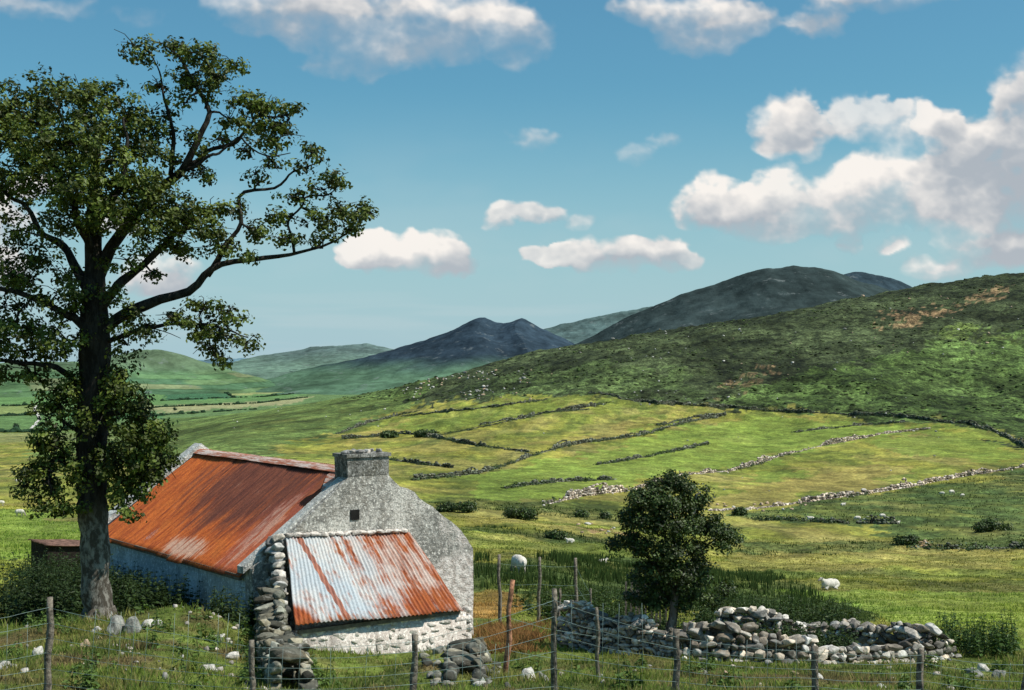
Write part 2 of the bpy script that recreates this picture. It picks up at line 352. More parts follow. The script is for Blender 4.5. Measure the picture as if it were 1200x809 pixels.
def mountain(name, ridge, D, wf, wb, top, low, lowz, amp, foot=-110, seed=0, extra=None, slope=1.25):
    rp = curve_pts([(x, y) for x, y in ridge], 260)
    nv = 70; tt = np.concatenate([np.linspace(0, 1, nv), np.linspace(1, 2, 26)[1:]])
    V = []; C = []
    rz = (HY - rp[:, 1]) / F * D + D * .0011 * fbm(rp[:, 0] / 16, rp[:, 0] * 0 + seed, 4, 90 + seed); rx = (rp[:, 0] - 600) / F * D
    for q in tt:
        if q <= 1: y = D - wf * (1 - q); k = q ** slope
        else: y = D + wb * (q - 1); k = (2 - q) ** 1.4
        x = rx + D * .05 * (1 - abs(q - 1) if False else abs(1 - q)) * (vn(np.array([q * 4.]), np.array([seed * 2.]), 31)[0] + .8 * fbm(rx / 300, rx * 0 + q * 3, 3, 33 + seed))
        z = foot + (rz - foot) * k
        e = (1 - abs(q - 1)) if q <= 1 else 1
        fade = np.clip(1.15 - abs(q - 1), 0, 1) * min(1, q * 3)
        ridgedn = np.abs(fbm(x / 420 + seed, np.full_like(x, y) / 700, 5, 60 + seed)) * -1 + .3
        near1 = .25 + .75 * min(1, abs(q - 1) * 5)
        z = z + amp * near1 * fade * (1.5 * ridgedn + .5 * fbm(x / 130, np.full_like(x, y) / 160, 4, 70 + seed))
        V.append(np.stack([x, np.full_like(x, y), z], -1))
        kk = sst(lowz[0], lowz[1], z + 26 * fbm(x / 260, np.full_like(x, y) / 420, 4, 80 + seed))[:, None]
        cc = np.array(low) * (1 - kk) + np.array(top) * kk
        if extra is not None: cc = extra(x, y, z, cc)
        C.append(cc)
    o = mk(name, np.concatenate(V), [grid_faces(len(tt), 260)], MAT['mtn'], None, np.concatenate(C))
    return tag(o, kind='structure')
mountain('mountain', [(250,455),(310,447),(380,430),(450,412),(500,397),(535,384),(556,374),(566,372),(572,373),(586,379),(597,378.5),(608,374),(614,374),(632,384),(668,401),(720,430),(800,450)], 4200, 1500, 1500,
         (.030,.048,.066), (.075,.135,.085), (-50,10), 26, seed=1)  # top tone darkened for cloud shadow and blued for haze
def m2x(x, y, z, cc):
    return cc
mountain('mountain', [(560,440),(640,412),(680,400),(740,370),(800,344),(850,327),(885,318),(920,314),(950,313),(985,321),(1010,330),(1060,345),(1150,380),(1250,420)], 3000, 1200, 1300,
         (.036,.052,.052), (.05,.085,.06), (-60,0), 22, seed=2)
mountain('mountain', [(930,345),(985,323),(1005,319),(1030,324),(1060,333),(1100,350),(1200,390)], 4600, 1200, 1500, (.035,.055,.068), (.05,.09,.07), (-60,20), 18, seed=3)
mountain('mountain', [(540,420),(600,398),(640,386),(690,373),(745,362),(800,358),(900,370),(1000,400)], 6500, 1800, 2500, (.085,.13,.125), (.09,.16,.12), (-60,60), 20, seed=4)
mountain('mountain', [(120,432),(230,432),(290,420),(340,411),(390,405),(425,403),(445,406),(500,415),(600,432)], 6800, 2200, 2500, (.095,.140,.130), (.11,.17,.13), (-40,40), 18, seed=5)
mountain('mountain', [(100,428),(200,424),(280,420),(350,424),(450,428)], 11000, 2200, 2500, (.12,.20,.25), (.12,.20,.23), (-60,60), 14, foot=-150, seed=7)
def m6x(x, y, z, cc):
    v = (z + 95) / 130 + .06 * fbm(x / 300, x * 0 + y / 300, 3, 88); u = x / 260 + v * 1.5
    pal = np.array([[.085,.165,.075],[.12,.19,.085],[.070,.14,.075],[.19,.215,.11],[.10,.18,.08],[.08,.15,.075]])
    row = np.floor(v * 11); idx = (np.abs(np.floor(u * (1.3 + .5 * np.sin(row * 2.3))) * 7 + row * 3)).astype(int) % 6
    k = (1 - sst(.40, .60, v))[:, None]; edge = (np.abs((v * 11) % 1 - .5) > .44)[:, None]
    f_ = np.where(edge, np.array([.035, .075, .035]), pal[idx]); return cc * (1 - k * .85) + f_ * k * .85
mountain('mountain', [(-420,436),(-200,426),(-60,428),(20,425),(90,424),(140,416),(175,409),(200,412),(230,423),(280,438),(340,454),(400,470)], 3700, 800, 1200,
         (.10,.145,.085), (.10,.165,.09), (-60,0), 9, foot=-100, seed=6, slope=1.0, extra=m6x)

# ------------------------------------------------------------------ camera, light, sky
cam = bpy.data.cameras.new('camera'); co = bpy.data.objects.new('camera', cam); COL.objects.link(co); SC.camera = co
co.location = (0, 0, 0); co.rotation_euler = (math.radians(90), 0, 0)
cam.sensor_width = 36; cam.lens = 36 * F / 1200; cam.shift_y = (HY - 404.5) / 1200; cam.clip_end = 60000; cam.clip_start = .1
EL = 54; SH = Vector((.97, -.24)).normalized()
sdir = Vector((SH.x * math.cos(math.radians(EL)), SH.y * math.cos(math.radians(EL)), math.sin(math.radians(EL))))
sl = bpy.data.lights.new('sun', 'SUN'); sl.energy = 5.0; sl.angle = math.radians(.5); sl.color = (1, .945, .85)
so = bpy.data.objects.new('sun', sl); COL.objects.link(so); so.rotation_euler = sdir.to_track_quat('Z', 'Y').to_euler()
w = bpy.data.worlds.new('World'); SC.world = w; w.use_nodes = True; wt = w.node_tree; wt.nodes.clear(); t = NT(wt)
sky = t.n('ShaderNodeTexSky', sky_type='NISHITA', sun_disc=False, sun_elevation=math.radians(EL), sun_rotation=math.atan2(SH.x, SH.y), altitude=200, air_density=1.0, dust_density=1.6, ozone_density=2.0)
dv = t.n('ShaderNodeTexCoord').outputs['Generated']
sp = t.n('ShaderNodeSeparateXYZ', {0: dv})
az = t.math('ARCTAN2', sp.outputs[0], sp.outputs[1])
hz = t.math('SQRT', t.math('ADD', t.math('POWER', sp.outputs[0], 2.0), t.math('POWER', sp.outputs[1], 2.0)))
ta = t.math('TANGENT', t.math('MAXIMUM', t.math('MINIMUM', az, 1.2), -1.2)); te = t.math('DIVIDE', sp.outputs[2], t.math('MAXIMUM', t.math('ABSOLUTE', sp.outputs[1]), .05))
STR = .115
skc = t.mix(1.0, sky.outputs[0], (.50, .93, .96), 'MULTIPLY')
hzn = t.mapr(te, -.01, .20, 1, 0)
skc = t.mix(t.math('MULTIPLY', hzn, .80), skc, (.46 / STR, .65 / STR, .73 / STR))
bg = t.n('ShaderNodeBackground', {'Color': skc, 'Strength': STR}); wt.links.new(bg.outputs[0], t.n('ShaderNodeOutputWorld').inputs[0])
SC.view_settings.view_transform = 'Standard'; SC.view_settings.look = 'None'; SC.view_settings.exposure = 0
SC.render.engine = 'CYCLES'; SC.cycles.max_bounces = 6; SC.cycles.transparent_max_bounces = 6

# density and brightness of the cumulus on a far shell, px/py = photo-degree grid (world directions)
CL = [(345,15,95,30,.85),(440,38,100,42,.95),(545,25,85,36,.9),(606,48,30,34,.7),(415,82,60,16,.6),(500,60,70,25,.7),
 (765,14,40,24,.8),(828,34,58,36,.95),(880,30,34,26,.75),(952,30,36,17,.7),(1005,4,70,16,.8),(1080,-6,60,14,.6),
 (925,150,40,42,1.0),(1035,140,66,34,.62),(1085,225,104,52,1.1),(1005,230,50,46,1.1),(1140,185,48,46,1),(1100,150,20,26,.9),(1190,215,85,80,1.1),(1245,150,80,80,1),(1195,130,35,34,.8),
 (842,245,56,34,1.0),(893,252,50,34,.95),(935,225,46,28,.7),(970,255,50,26,.8),(650,305,36,12,.8),(712,300,52,20,.9),(765,295,44,18,.9),(800,310,24,12,.7),
 (592,258,22,16,.8),(630,250,24,16,.8),(677,262,22,14,.5),(628,166,30,17,.5),(748,180,18,16,.42),(782,165,18,16,.42),
 (455,298,42,28,1.05),(500,300,44,30,1.05),(530,310,26,22,.95),(425,296,34,20,.8),(988,286,17,14,.75),(1045,288,22,12,.75),(1180,300,52,26,1.05),(1105,316,46,18,.75),(1140,285,46,20,.8),
 (42,222,34,14,1),(185,322,50,28,1.0),(5,318,40,28,1),(20,8,90,16,.55),(135,265,30,14,.8),(-60,260,80,50,1),(1330,260,90,60,1),(1320,60,80,30,.8),(-140,80,80,40,.8),(160,20,40,12,.35),(345,230,30,30,.0)]
def cloud_layer(px, py):
    x = px + 16 * fbm(px / 60, py / 46, 3, 201) + 9 * fbm(px / 22, py / 18, 4, 203)
    y = py + 12 * fbm(px / 60, py / 46, 3, 205) + 7 * fbm(px / 22, py / 18, 4, 207)
    def dens(x, y, full=False):
        a = np.zeros(x.shape); ws = np.full(x.shape, 1e-6); wt_ = np.full(x.shape, 1e-6)
        for cx, cy, rx, ry, w in CL:
            yy = (y - cy) / (ry * 1.3); yy = np.where(yy > 0, yy * 1.25, yy)      # flatter bases
            d = np.clip(1 - ((x - cx) / (rx * 1.3)) ** 2 - yy ** 2, 0, 1) * w
            a = 1 - (1 - a) * (1 - np.clip(d, 0, .98)); g_ = np.exp(-1.1 * (((x - cx) / (rx * 1.2)) ** 2 + yy ** 2)); ws += g_; wt_ += g_ * w
        return (a, wt_ / ws) if full else a
    n1 = fbm(px / 34, py / 26, 5, 211); bil = 1 - np.abs(fbm(px / 26, py / 20, 3, 213)) * 2.2; n3 = fbm(px / 10, py / 8, 3, 219)
    d, wm = dens(x, y, True)
    t_ = d + .38 * n1 + .13 * (bil - .55) + .10 * n3 - .08
    soft = 1.3 * np.clip(.60 + .6 * fbm(px / 80, py / 60, 2, 215) + .35 * sst(110, 30, py), .2, 1.3) * (1 - .45 * sst(.0, .25, d - dens(x - 8, y - 15)))   # some edges crisp, some wispy
    alpha = (np.clip(t_ / soft, 0, 1) ** 1.15) * sst(.0, .30, d) * (.45 + .55 * sst(.45, .95, wm))
    dl = dens(x - 10, y - 20); dw = dens(x + 10, y + 20)
    big = fbm(px / 75, py / 50, 3, 221)
    lit = .50 + .75 * (d - dl) + .45 * (dw - d) + .38 * n1 + .18 * (bil - .6) + .14 * n3 + .62 * big + .0 - .22 * sst(1060, 1210, px) - .25 * sst(110, 20, py)
    shade = np.array([.43, .47, .52]); bright = np.array([.97, .915, .86])
    k = (np.clip(lit, 0, 1.0) ** 1.2)[..., None]; col = shade * (1 - k) + bright * k
    hz = sst(250, 340, py)[..., None] * .12; col = col * (1 - hz) + np.array([.62, .68, .70]) * hz
    veil = .30 * sst(-.1, .6, fbm(px / 160, py / 70, 4, 217)) * sst(420, 330, py) * sst(100, 300, py) * .35 + .14 * sst(-.1, .5, fbm(px / 200, py / 14, 4, 227)) * sst(320, 380, py)
    a2 = np.maximum(alpha * .97, veil); return np.concatenate([np.where((alpha > veil)[..., None], col, np.array([.66, .70, .71])), a2[..., None]], -1)

gx = np.arange(-560, 1761, 1.6); gy = np.arange(-150, 430, 1.6); PX, PY = np.meshgrid(gx, gy)
cc = cloud_layer(PX, PY); edge = sst(0, 120, PX + 560) * sst(0, 120, 1760 - PX) * sst(0, 60, PY + 150); cc[..., 3] *= edge
dirs = np.stack([(PX - 600) / F, np.ones_like(PX), (HY - PY) / F], -1); dirs = dirs / np.linalg.norm(dirs, axis=-1, keepdims=True) * 24000
m, nt = newmat('cloud_layer'); t = NT(nt); a = t.n('ShaderNodeAttribute', attribute_name='Col')
mx = t.n('ShaderNodeMixShader', {0: a.outputs['Alpha'], 1: t.n('ShaderNodeBsdfTransparent').outputs[0], 2: t.n('ShaderNodeEmission', {'Color': a.outputs['Color'], 'Strength': 1.0}).outputs[0]})
nt.links.new(mx.outputs[0], t.n('ShaderNodeOutputMaterial').inputs[0]); m.cycles.emission_sampling = 'NONE'
tag(mk('sky', dirs.reshape(-1, 3), [grid_faces(*PX.shape)], m, None, cc.reshape(-1, 4)), kind='structure')

# ------------------------------------------------------------------ stone templates
def stone_template(n, seed, rnd=.42, rough=.22):
    idx = {}; V = []; Fq = []
    def vid(p):
        k = tuple(np.round(p, 5))
        if k not in idx: idx[k] = len(V); V.append(p)
        return idx[k]
    for ax in range(3):
        for sg in (-1, 1):
            for i in range(n):
                for j in range(n):
                    qd = []
                    for a, b in ((0,0),(1,0),(1,1),(0,1)):
                        p = np.zeros(3); p[ax] = sg; p[(ax+1)%3] = -1 + 2*(i+a)/n; p[(ax+2)%3] = -1 + 2*(j+b)/n; qd.append(vid(p))
                    Fq.append(qd if sg > 0 else qd[::-1])
    V = np.array(V); sphr = V / np.linalg.norm(V, axis=1)[:, None]
    V = V * .82 * (1 - rnd) + sphr * 1.05 * rnd
    rg = np.random.default_rng(seed)
    for _ in range(11):                                  # chop with random planes for facets
        nn = rg.normal(size=3); nn /= np.linalg.norm(nn); dd = V @ nn; lim = rg.uniform(.55, .9)
        V = V - np.outer(np.maximum(dd - lim, 0) * .95, nn)
    V = V * (1 + rough * vn(V[:, 0] * 1.2 + seed, V[:, 1] * 1.2 + V[:, 2] * .9, seed))[:, None]
    return V * .5 / np.abs(V).max(0), np.array(Fq)
ST_HI = [stone_template(7, 100 + k) for k in range(16)]
ST_LO = [stone_template(2, 200 + k, .5) for k in range(10)]
def rot(rx, ry, rz): return np.array(Matrix.Rotation(rz, 3, 'Z') @ Matrix.Rotation(ry, 3, 'Y') @ Matrix.Rotation(rx, 3, 'X'))
def stone(mb, p, size, yaw, tilt=.15, tone=None, hi=True, tint_=(1, 1, 1)):
    V, Fq = R.choice(ST_HI if hi else ST_LO)
    M = rot(R.uniform(-tilt, tilt), R.uniform(-tilt, tilt), yaw)
    fl = np.array([R.choice((-1, 1)) for _ in range(3)])
    ff = Fq if fl.prod() > 0 else Fq[:, ::-1]
    tone = R.choice((.10, .15, .20, .26, .33, .42, .58)) * R.uniform(.8, 1.2) if tone is None else tone
    w_ = R.uniform(-.08, .08)
    mb.add((V * fl * np.array(size)) @ M.T + p, [ff], np.clip(np.array([tone * (1 + w_ + .06), tone, tone * (1 - w_ - .06)]) * np.array(tint_), 0, 1))
m, nt = newmat('field_stone'); t = NT(nt); p = t.pos(); c = t.attr()
f = t.mapr(t.noise(p, 9, 6, .65), .3, .7, .6, 1.35); c2 = t.mix(1.0, c, t.n('ShaderNodeCombineColor', {0: f, 1: f, 2: f}).outputs[0], 'MULTIPLY')
li = t.mapr(t.noise(p, 5.5, 5, .7), .56, .66); c2 = t.mix(t.math('MULTIPLY', li, .45), c2, (.50, .48, .43))
dk = t.mapr(t.noise(p, 3.3, 5, .7, .5), .55, .68); c2 = t.mix(t.math('MULTIPLY', dk, .65), c2, (.055, .06, .04))
t.out(c2, .93, t.bump(t.noise(p, 22, 5, .65), .8, .02), .15); MAT['stone'] = m

def wall_run(mb, P, height, thick, ss, hi, ragged=.3, tone=None, tint_=(1, 1, 1), sink=.15, base=None, tumble=.3):
    """dry-stone wall along the XY polyline P; height may be a function of the run fraction"""
    P = np.asarray(P, float); seg = np.linalg.norm(np.diff(P, axis=0), axis=1); L = np.concatenate([[0], np.cumsum(seg)]); tot = L[-1]
    def ptn(s):
        i = int(np.clip(np.searchsorted(L, s) - 1, 0, len(seg) - 1)); d = (P[i + 1] - P[i]) / seg[i]; return P[i] + d * (s - L[i]), d
    s_ = 0; hf = height if callable(height) else (lambda u: height)
    faces = (-1, 1)
    hmax = max(hf(u) for u in np.linspace(0, 1, 9)); z = -sink; k = 0
    ts, zs = None, None
    sg = np.arange(0, tot + ss, ss); base_z = tz(np.interp(sg, L, P[:, 0]), np.interp(sg, L, P[:, 1])) if base is None else np.array([base(*ptn(min(a, tot))[0]) for a in sg])
    while z < hmax:
        h = ss * R.uniform(.45, .78); frac = max(z, 0) / hmax
        for side in faces:
            s = R.uniform(0, ss)
            while s < tot:
                l = ss * R.choice((.5, .7, .9, 1.1, 1.7)) * R.uniform(.85, 1.15); hh = hf((s) / tot) * (1 + ragged * vn(np.array([s / (ss * 4)]), np.array([side * 3.]), 5)[0])
                if z + h * .4 < hh:
                    q_, d = ptn(min(s + l / 2, tot)); nn = np.array([-d[1], d[0]])
                    o = thick / 2 * (1 - .3 * frac) - ss * .3 + R.gauss(0, .06) * ss
                    b = q_ + nn * side * (o + R.uniform(-.05, .05) * ss)
                    bz = float(np.interp(s + l / 2, sg, base_z))
                    stone(mb, (b[0], b[1], bz + z + h / 2 + R.uniform(-.1, .1) * h), (l * 1.08, ss * R.uniform(.7, 1.05), h * R.uniform(.95, 1.35)), math.atan2(d[1], d[0]) + R.uniform(-.3, .3), .35, tone, hi, tint_)
                s += l * .97
        z += h * .95; k += 1
    s = 0
    while s < tot:                                       # cap stones
        l = ss * R.uniform(.7, 1.5); hh = hf(s / tot) * (1 + ragged * vn(np.array([s / (ss * 4)]), np.array([0.]), 5)[0])
        if hh > ss * .5:
            q_, d = ptn(min(s + l / 2, tot)); nn = np.array([-d[1], d[0]]); bz = float(np.interp(s + l / 2, sg, base_z))
            b = q_ + nn * R.uniform(-.2, .2) * thick
            stone(mb, (b[0], b[1], bz + hh - ss * .05), (l, thick * R.uniform(.55, .95), ss * R.uniform(.5, .9)), math.atan2(d[1], d[0]) + R.uniform(-.4, .4), .35, tone, hi, tint_)
        s += l * .9
    for _ in range(int(tot / ss * tumble)):
        q_, d = ptn(R.uniform(0, tot)); nn = np.array([-d[1], d[0]]); b = q_ + nn * R.choice((-1, 1)) * (thick / 2 + abs(R.gauss(0, ss * .8)))
        zz = tz1(*b); a = ss * R.uniform(.4, .95)
        stone(mb, (b[0], b[1], zz + a * .15), (a, a * R.uniform(.7, 1), a * R.uniform(.5, .8)), R.uniform(0, 6), .5, tone, hi, tint_)

# ------------------------------------------------------------------ cottage
AX, AY = -3.124, 31.0; RZ = math.radians(36); GZ0 = -6.35
HW = 2.76; LEN = 8.9; ZE = 1.93; ZR = 3.90         # half width, length, eave and ridge above GZ0
def plaster(name, c1, c2, c3, white=None):
    m, nt = newmat(name); t = NT(nt); v = t.obj()
    n1 = t.noise(v, 2.2, 7, .7); n2 = t.noise(v, 7, 6, .7); n3 = t.noise(v, 26, 4, .6)
    vo = t.n('ShaderNodeTexVoronoi', {'Vector': t.n('ShaderNodeVectorMath', {0: v, 1: t.n('ShaderNodeVectorMath', {0: t.n('ShaderNodeTexNoise', {'Vector': v, 'Scale': 3.0}).outputs['Color'], 3: .35}, operation='SCALE').outputs[0]}, operation='ADD').outputs[0], 'Scale': 4.2}, feature='DISTANCE_TO_EDGE').outputs['Distance']
    c = t.mix(t.mapr(n2, .40, .60), c1, c2); c = t.mix(t.math('MULTIPLY', t.mapr(n1, .46, .60), .8), c, c3); big = t.noise(v, .8, 5, .6); c = t.mix(t.math('MULTIPLY', t.mapr(big, .50, .60), .7), c, tuple(min(1, q * 1.3) for q in c1)); c = t.mix(t.math('MULTIPLY', t.mapr(big, .46, .36), .6), c, tuple(q * .9 for q in c2))
    c = t.mix(t.math('MULTIPLY', t.mapr(n3, .50, .58), .7), c, c2); c = t.mix(t.math('MULTIPLY', t.mapr(t.noise(v, 15, 4, .65), .54, .62), .8), c, tuple(min(1, q * 1.55) for q in c1))
    sta = t.noise(t.mapping(v, (2.6, 2.6, .5)), 1, 6, .7); c = t.mix(t.math('MULTIPLY', t.mapr(sta, .52, .66), .55), c, tuple(q * .55 for q in c2))
    if white:
        s = t.n('ShaderNodeSeparateXYZ', {0: v})
        a = t.math('ADD', t.mapr(s.outputs[0], .9, 2.3), t.math('ADD', t.mapr(s.outputs[2], 2.3, .9), t.mapr(n1, .3, .7, -.9, .2)))
        c = t.mix(t.mapr(a, .45, 1.1), c, t.mix(t.mapr(n2, .42, .56), (.46, .40, .36), (.78, .71, .66)))
    st = t.math('MULTIPLY', t.mapr(vo, .0, .10, 0, 1), t.mapr(n1, .5, .7, .0, .5))
    h = t.math('ADD', t.math('MULTIPLY', n2, .8), t.math('ADD', t.math('MULTIPLY', n3, .35), t.math('MULTIPLY', st, .45)))
    t.out(c, .95, t.bump(h, 1.0, .06), .1); MAT[name] = m; return m
plaster('gable_render', (.58, .55, .50), (.22, .21, .19), (.33, .30, .26), white=True)
plaster('chimney_render', (.30, .29, .27), (.09, .09, .08), (.16, .15, .12))
plaster('blue_wash', (.52, .60, .66), (.36, .43, .49), (.30, .35, .38))
plaster('white_wash', (.68, .615, .56), (.50, .43, .38), (.62, .57, .52))
plaster('pale_cement', (.58, .58, .55), (.42, .42, .40), (.50, .48, .43))
plaster('dark_shed', (.030, .024, .021), (.018, .015, .013), (.035, .026, .022))
def rust(name, kind):
    m, nt = newmat(name); t = NT(nt); v = t.obj(); s = t.n('ShaderNodeSeparateXYZ', {0: v})
    if kind == 'main': mp = t.mapping(v, (.55, 5.0, .55)); u = s.outputs[1]; w_ = s.outputs[0]
    else: mp = t.mapping(v, (7.5, .55, .55)); u = s.outputs[0]; w_ = s.outputs[1]
    st = t.noise(mp, 1.0, 6, .65); st2 = t.noise(mp, 2.6, 5, .6, .3); bl = t.noise(v, 1.4, 6, .65); fine = t.noise(v, 24, 4, .7)
    org = t.mix(t.mapr(st2, .35, .65), (.29, .060, .016), (.52, .130, .025))
    org = t.mix(t.math('MULTIPLY', t.mapr(bl, .5, .7), .5), org, (.46, .14, .03))
    if kind == 'main':
        # weathering by place on the slope: x is across (0 ridge .. -2.9 eave), y along (0 gable .. 9)
        def blob(cx, cy, rx, ry):
            mv = t.mapping(v, (1 / rx, 1 / ry, 0), (-cx / rx, -cy / ry, 0))
            return t.math('SUBTRACT', 1.0, t.n('ShaderNodeVectorMath', {0: mv, 1: mv}, operation='DOT_PRODUCT').outputs['Value'], clamp=True)
        dk = t.math('ADD', blob(-.75, 3.6, 1.7, 4.2), t.math('MULTIPLY', t.math('SUBTRACT', st, .5), 2.2)); dk = t.mapr(dk, .15, .85)
        c = t.mix(t.math('MULTIPLY', dk, .88), org, t.mix(t.mapr(st2, .35, .65), (.070, .026, .022), (.13, .045, .032)))
        red = t.math('ADD', blob(-1.9, .9, 1.6, 1.6), t.math('MULTIPLY', t.math('SUBTRACT', st, .5), 2.4)); c = t.mix(t.math('MULTIPLY', t.mapr(red, .2, .9), .55), c, (.33, .085, .055))
        pal = t.math('ADD', blob(-2.6, 3.9, .42, 1.5), t.math('MULTIPLY', t.math('SUBTRACT', st2, .5), 2.6)); c = t.mix(t.math('MULTIPLY', t.mapr(pal, .4, 1.05), .65), c, (.48, .40, .33))
        pal = t.math('ADD', blob(-1.9, 1.5, 1.3, .6), t.math('MULTIPLY', t.math('SUBTRACT', st2, .5), 3.0)); c = t.mix(t.math('MULTIPLY', t.mapr(pal, .45, 1.1), .65), c, (.46, .30, .24))
        pal = t.math('ADD', t.mapr(w_, -.35, .02), t.math('MULTIPLY', t.math('SUBTRACT', st, .5), 1.6)); c = t.mix(t.math('MULTIPLY', t.mapr(pal, .7, 1.1), .4), c, (.42, .22, .16))
    elif kind == 'lean':
        galv = t.mix(t.mapr(bl, .35, .65), (.40, .445, .475), (.53, .52, .50)); galv = t.mix(t.mapr(u, -1.0, .3), galv, (.50, .40, .35))
        lo = t.mapr(w_, -1.35, -2.15)          # rust creeps up from the eave
        a = t.math('ADD', t.mapr(u, -1.3, .4, .0, .42), t.math('MULTIPLY', lo, .26))
        a = t.math('ADD', a, t.math('MULTIPLY', t.math('SUBTRACT', st, .5), 2.3)); a = t.math('ADD', a, t.math('MULTIPLY', t.math('SUBTRACT', bl, .5), 1.6))
        a = t.math('ADD', a, t.math('MULTIPLY', t.math('SUBTRACT', t.noise(t.mapping(v, (16, 3.5, 3.5)), 1.0, 6, .75), .5), 1.3)); rm = t.mapr(a, .02, .66)
        line = t.math('LESS_THAN', t.math('ABSOLUTE', t.math('SUBTRACT', u, t.math('MULTIPLY_ADD', t.math('SUBTRACT', st, .5), .12, -1.72))), .07)
        rm = t.math('MAXIMUM', rm, t.math('MULTIPLY', line, .85)); lc = t.math('MULTIPLY', t.mapr(u, -2.2, -2.8), lo); rm = t.math('MAXIMUM', rm, t.mapr(lc, .1, .5))
        c = t.mix(rm, galv, t.mix(1.0, org, (.72, .74, .95), 'MULTIPLY')); c = t.mix(t.math('MULTIPLY', t.mapr(fine, .58, .68), .35), c, (.16, .07, .04))
    elif kind == 'cap':
        c = t.mix(t.mapr(t.noise(mp, 3.0, 5, .7), .40, .56), (.62, .52, .46), (.38, .13, .07))
        c = t.mix(t.mapr(u, 4.4, 6.0), c, t.mix(t.mapr(bl, .5, .6), (.70, .66, .60), (.42, .25, .18)))
    else: c = t.mix(t.mapr(bl, .4, .6), org, (.30, .24, .20))
    f = t.mapr(fine, .3, .7, .78, 1.2); c = t.mix(1.0, c, t.n('ShaderNodeCombineColor', {0: f, 1: f, 2: f}).outputs[0], 'MULTIPLY')
    t.out(c, .72, t.bump(t.math('ADD', fine, t.math('MULTIPLY', st2, .6)), .5, .01), .25); MAT[name] = m; return m
rust('rusty_main_roof', 'main'); rust('rusty_lean_roof', 'lean'); rust('painted_ridge', 'cap'); rust('rusty_plain', 'plain')
simple('dark_sheet', (.15, .085, .065), scale=5, amt=.6); simple('dark_hole', (.012, .011, .010)); simple('old_timber', (.16, .13, .10), scale=12)

def prism(mb, outline, y0, y1, col=(1, 1, 1), cap_n=None):
    """outline in (x,z), extruded y0..y1"""
    n = len(outline); V = [(x, y0, z) for x, z in outline] + [(x, y1, z) for x, z in outline]
    mb.add(V, [[(i, (i + 1) % n, (i + 1) % n + n, i + n) for i in range(n)]], col)
    mb.add(V, [np.array([list(range(n))[::-1]]), ], col); mb.add(V, [np.array([[i + n for i in range(n)]])], col)
def corrug(mb, a0, a1, b0, b1, waves, amp, nr=14, sag=.02, seed=0, thick=.012):
    """corrugated sheet: ridge edge a0->a1, eave edge b0->b1 (3D points)"""
    a0, a1, b0, b1 = [np.array(q, float) for q in (a0, a1, b0, b1)]
    nc = int(waves * 6) + 1; u = np.linspace(0, 1, nc); rows = []
    nrm = np.cross(a1 - a0, b0 - a0); nrm /= np.linalg.norm(nrm); nrm = nrm if nrm[2] > 0 else -nrm
    for k in range(nr):
        v = k / (nr - 1)
        ve = (v * (1 + .022 * vn(np.floor(u * waves / 8) * 7.3 + seed, np.full(nc, .5), seed + 2)))[:, None]
        P = (a0 + (a1 - a0) * u[:, None]) * (1 - ve) + (b0 + (b1 - b0) * u[:, None]) * ve
        rows.append(P + nrm * (amp * np.sin(u * waves * 2 * np.pi) + sag * vn(u * 7 + seed, np.full(nc, v * 2.5), seed) + (.012 if v > .5 else 0) * -1 + .02 * np.round(vn(np.floor(u * waves / 8) * 3.1, np.full(nc, 2.2), seed), 1))[:, None])
    T = np.array(rows).reshape(-1, 3); Bt = T - nrm * thick; g = grid_faces(nr, nc); N = len(T)
    mb.add(np.concatenate([T, Bt]), [g, g[:, ::-1] + N, [(i, i + 1, i + 1 + N, i + N) for i in range((nr - 1) * nc, nr * nc - 1)], [(i * nc, (i + 1) * nc, (i + 1) * nc + N, i * nc + N) for i in range(nr - 1)], [(i * nc + nc - 1, i * nc + nc - 1 + N, (i + 1) * nc + nc - 1 + N, (i + 1) * nc + nc - 1) for i in range(nr - 1)]])
cot = tag(empty('cottage', (AX, AY, GZ0), RZ), 'low stone cottage with a long rusty orange corrugated roof and a chimney', 'cottage')
def wob(a, b, n, amp, seed):
    a = np.array(a, float); b = np.array(b, float); u = np.linspace(0, 1, n, endpoint=False)
    d = b - a; nn = np.array([-d[1], d[0]]) / np.linalg.norm(d)
    return [tuple(a + d * k + nn * amp * vn(np.array([k * n * .6 + seed]), np.array([seed * 1.3]), seed)[0] * (1 if i else 0)) for i, k in enumerate(u)]
B = MB(); GT = .34                                       # thick gable, standing proud of the roof
out = wob((-HW, -1.4), (HW, -1.4), 4, 0, 1) + wob((HW + .03, -1.4), (HW, ZE + .05), 12, .05, 2) + wob((HW, ZE + .05), (HW - .32, ZE + .48), 4, .03, 3) + wob((HW - .32, ZE + .48), (.5, ZR - .12), 12, .07, 4) + wob((.5, ZR - .12), (-.5, ZR - .12), 3, .0, 5) + wob((-.5, ZR - .12), (-HW, ZE + .06), 10, .025, 6) + wob((-HW, ZE + .06), (-HW, -1.4), 6, .02, 7)
prism(B, out, 0, GT); B.build('gable_wall', MAT['gable_render'], cot, smooth=False)
B = MB(); prism(B, [(-HW + .03, -1.6), (HW - .05, -1.6), (HW - .05, ZE - .02), (.0, ZR - .1), (-HW + .03, ZE - .06)], GT, LEN); B.build('long_wall', MAT['blue_wash'], cot, smooth=False)
B = MB(); oL = [(-HW - .02, -1.6), (-HW - .02, ZE + .06), (0, ZR + .10), (HW + .02, ZE + .06), (HW + .02, -1.6)]
prism(B, oL, LEN, LEN + .35); B.build('far_gable_wall', MAT['blue_wash'], cot, smooth=False)
B = MB(); e = .16; sl_ = (ZR - ZE) / HW
corrug(B, (-.02, GT + .06, ZR), (-.02, LEN - .02, ZR), (-HW - e, GT + .06, ZE - e * sl_ - .02), (-HW - e, LEN - .02, ZE - e * sl_ - .06), 92, .020, 18, .03, 3)
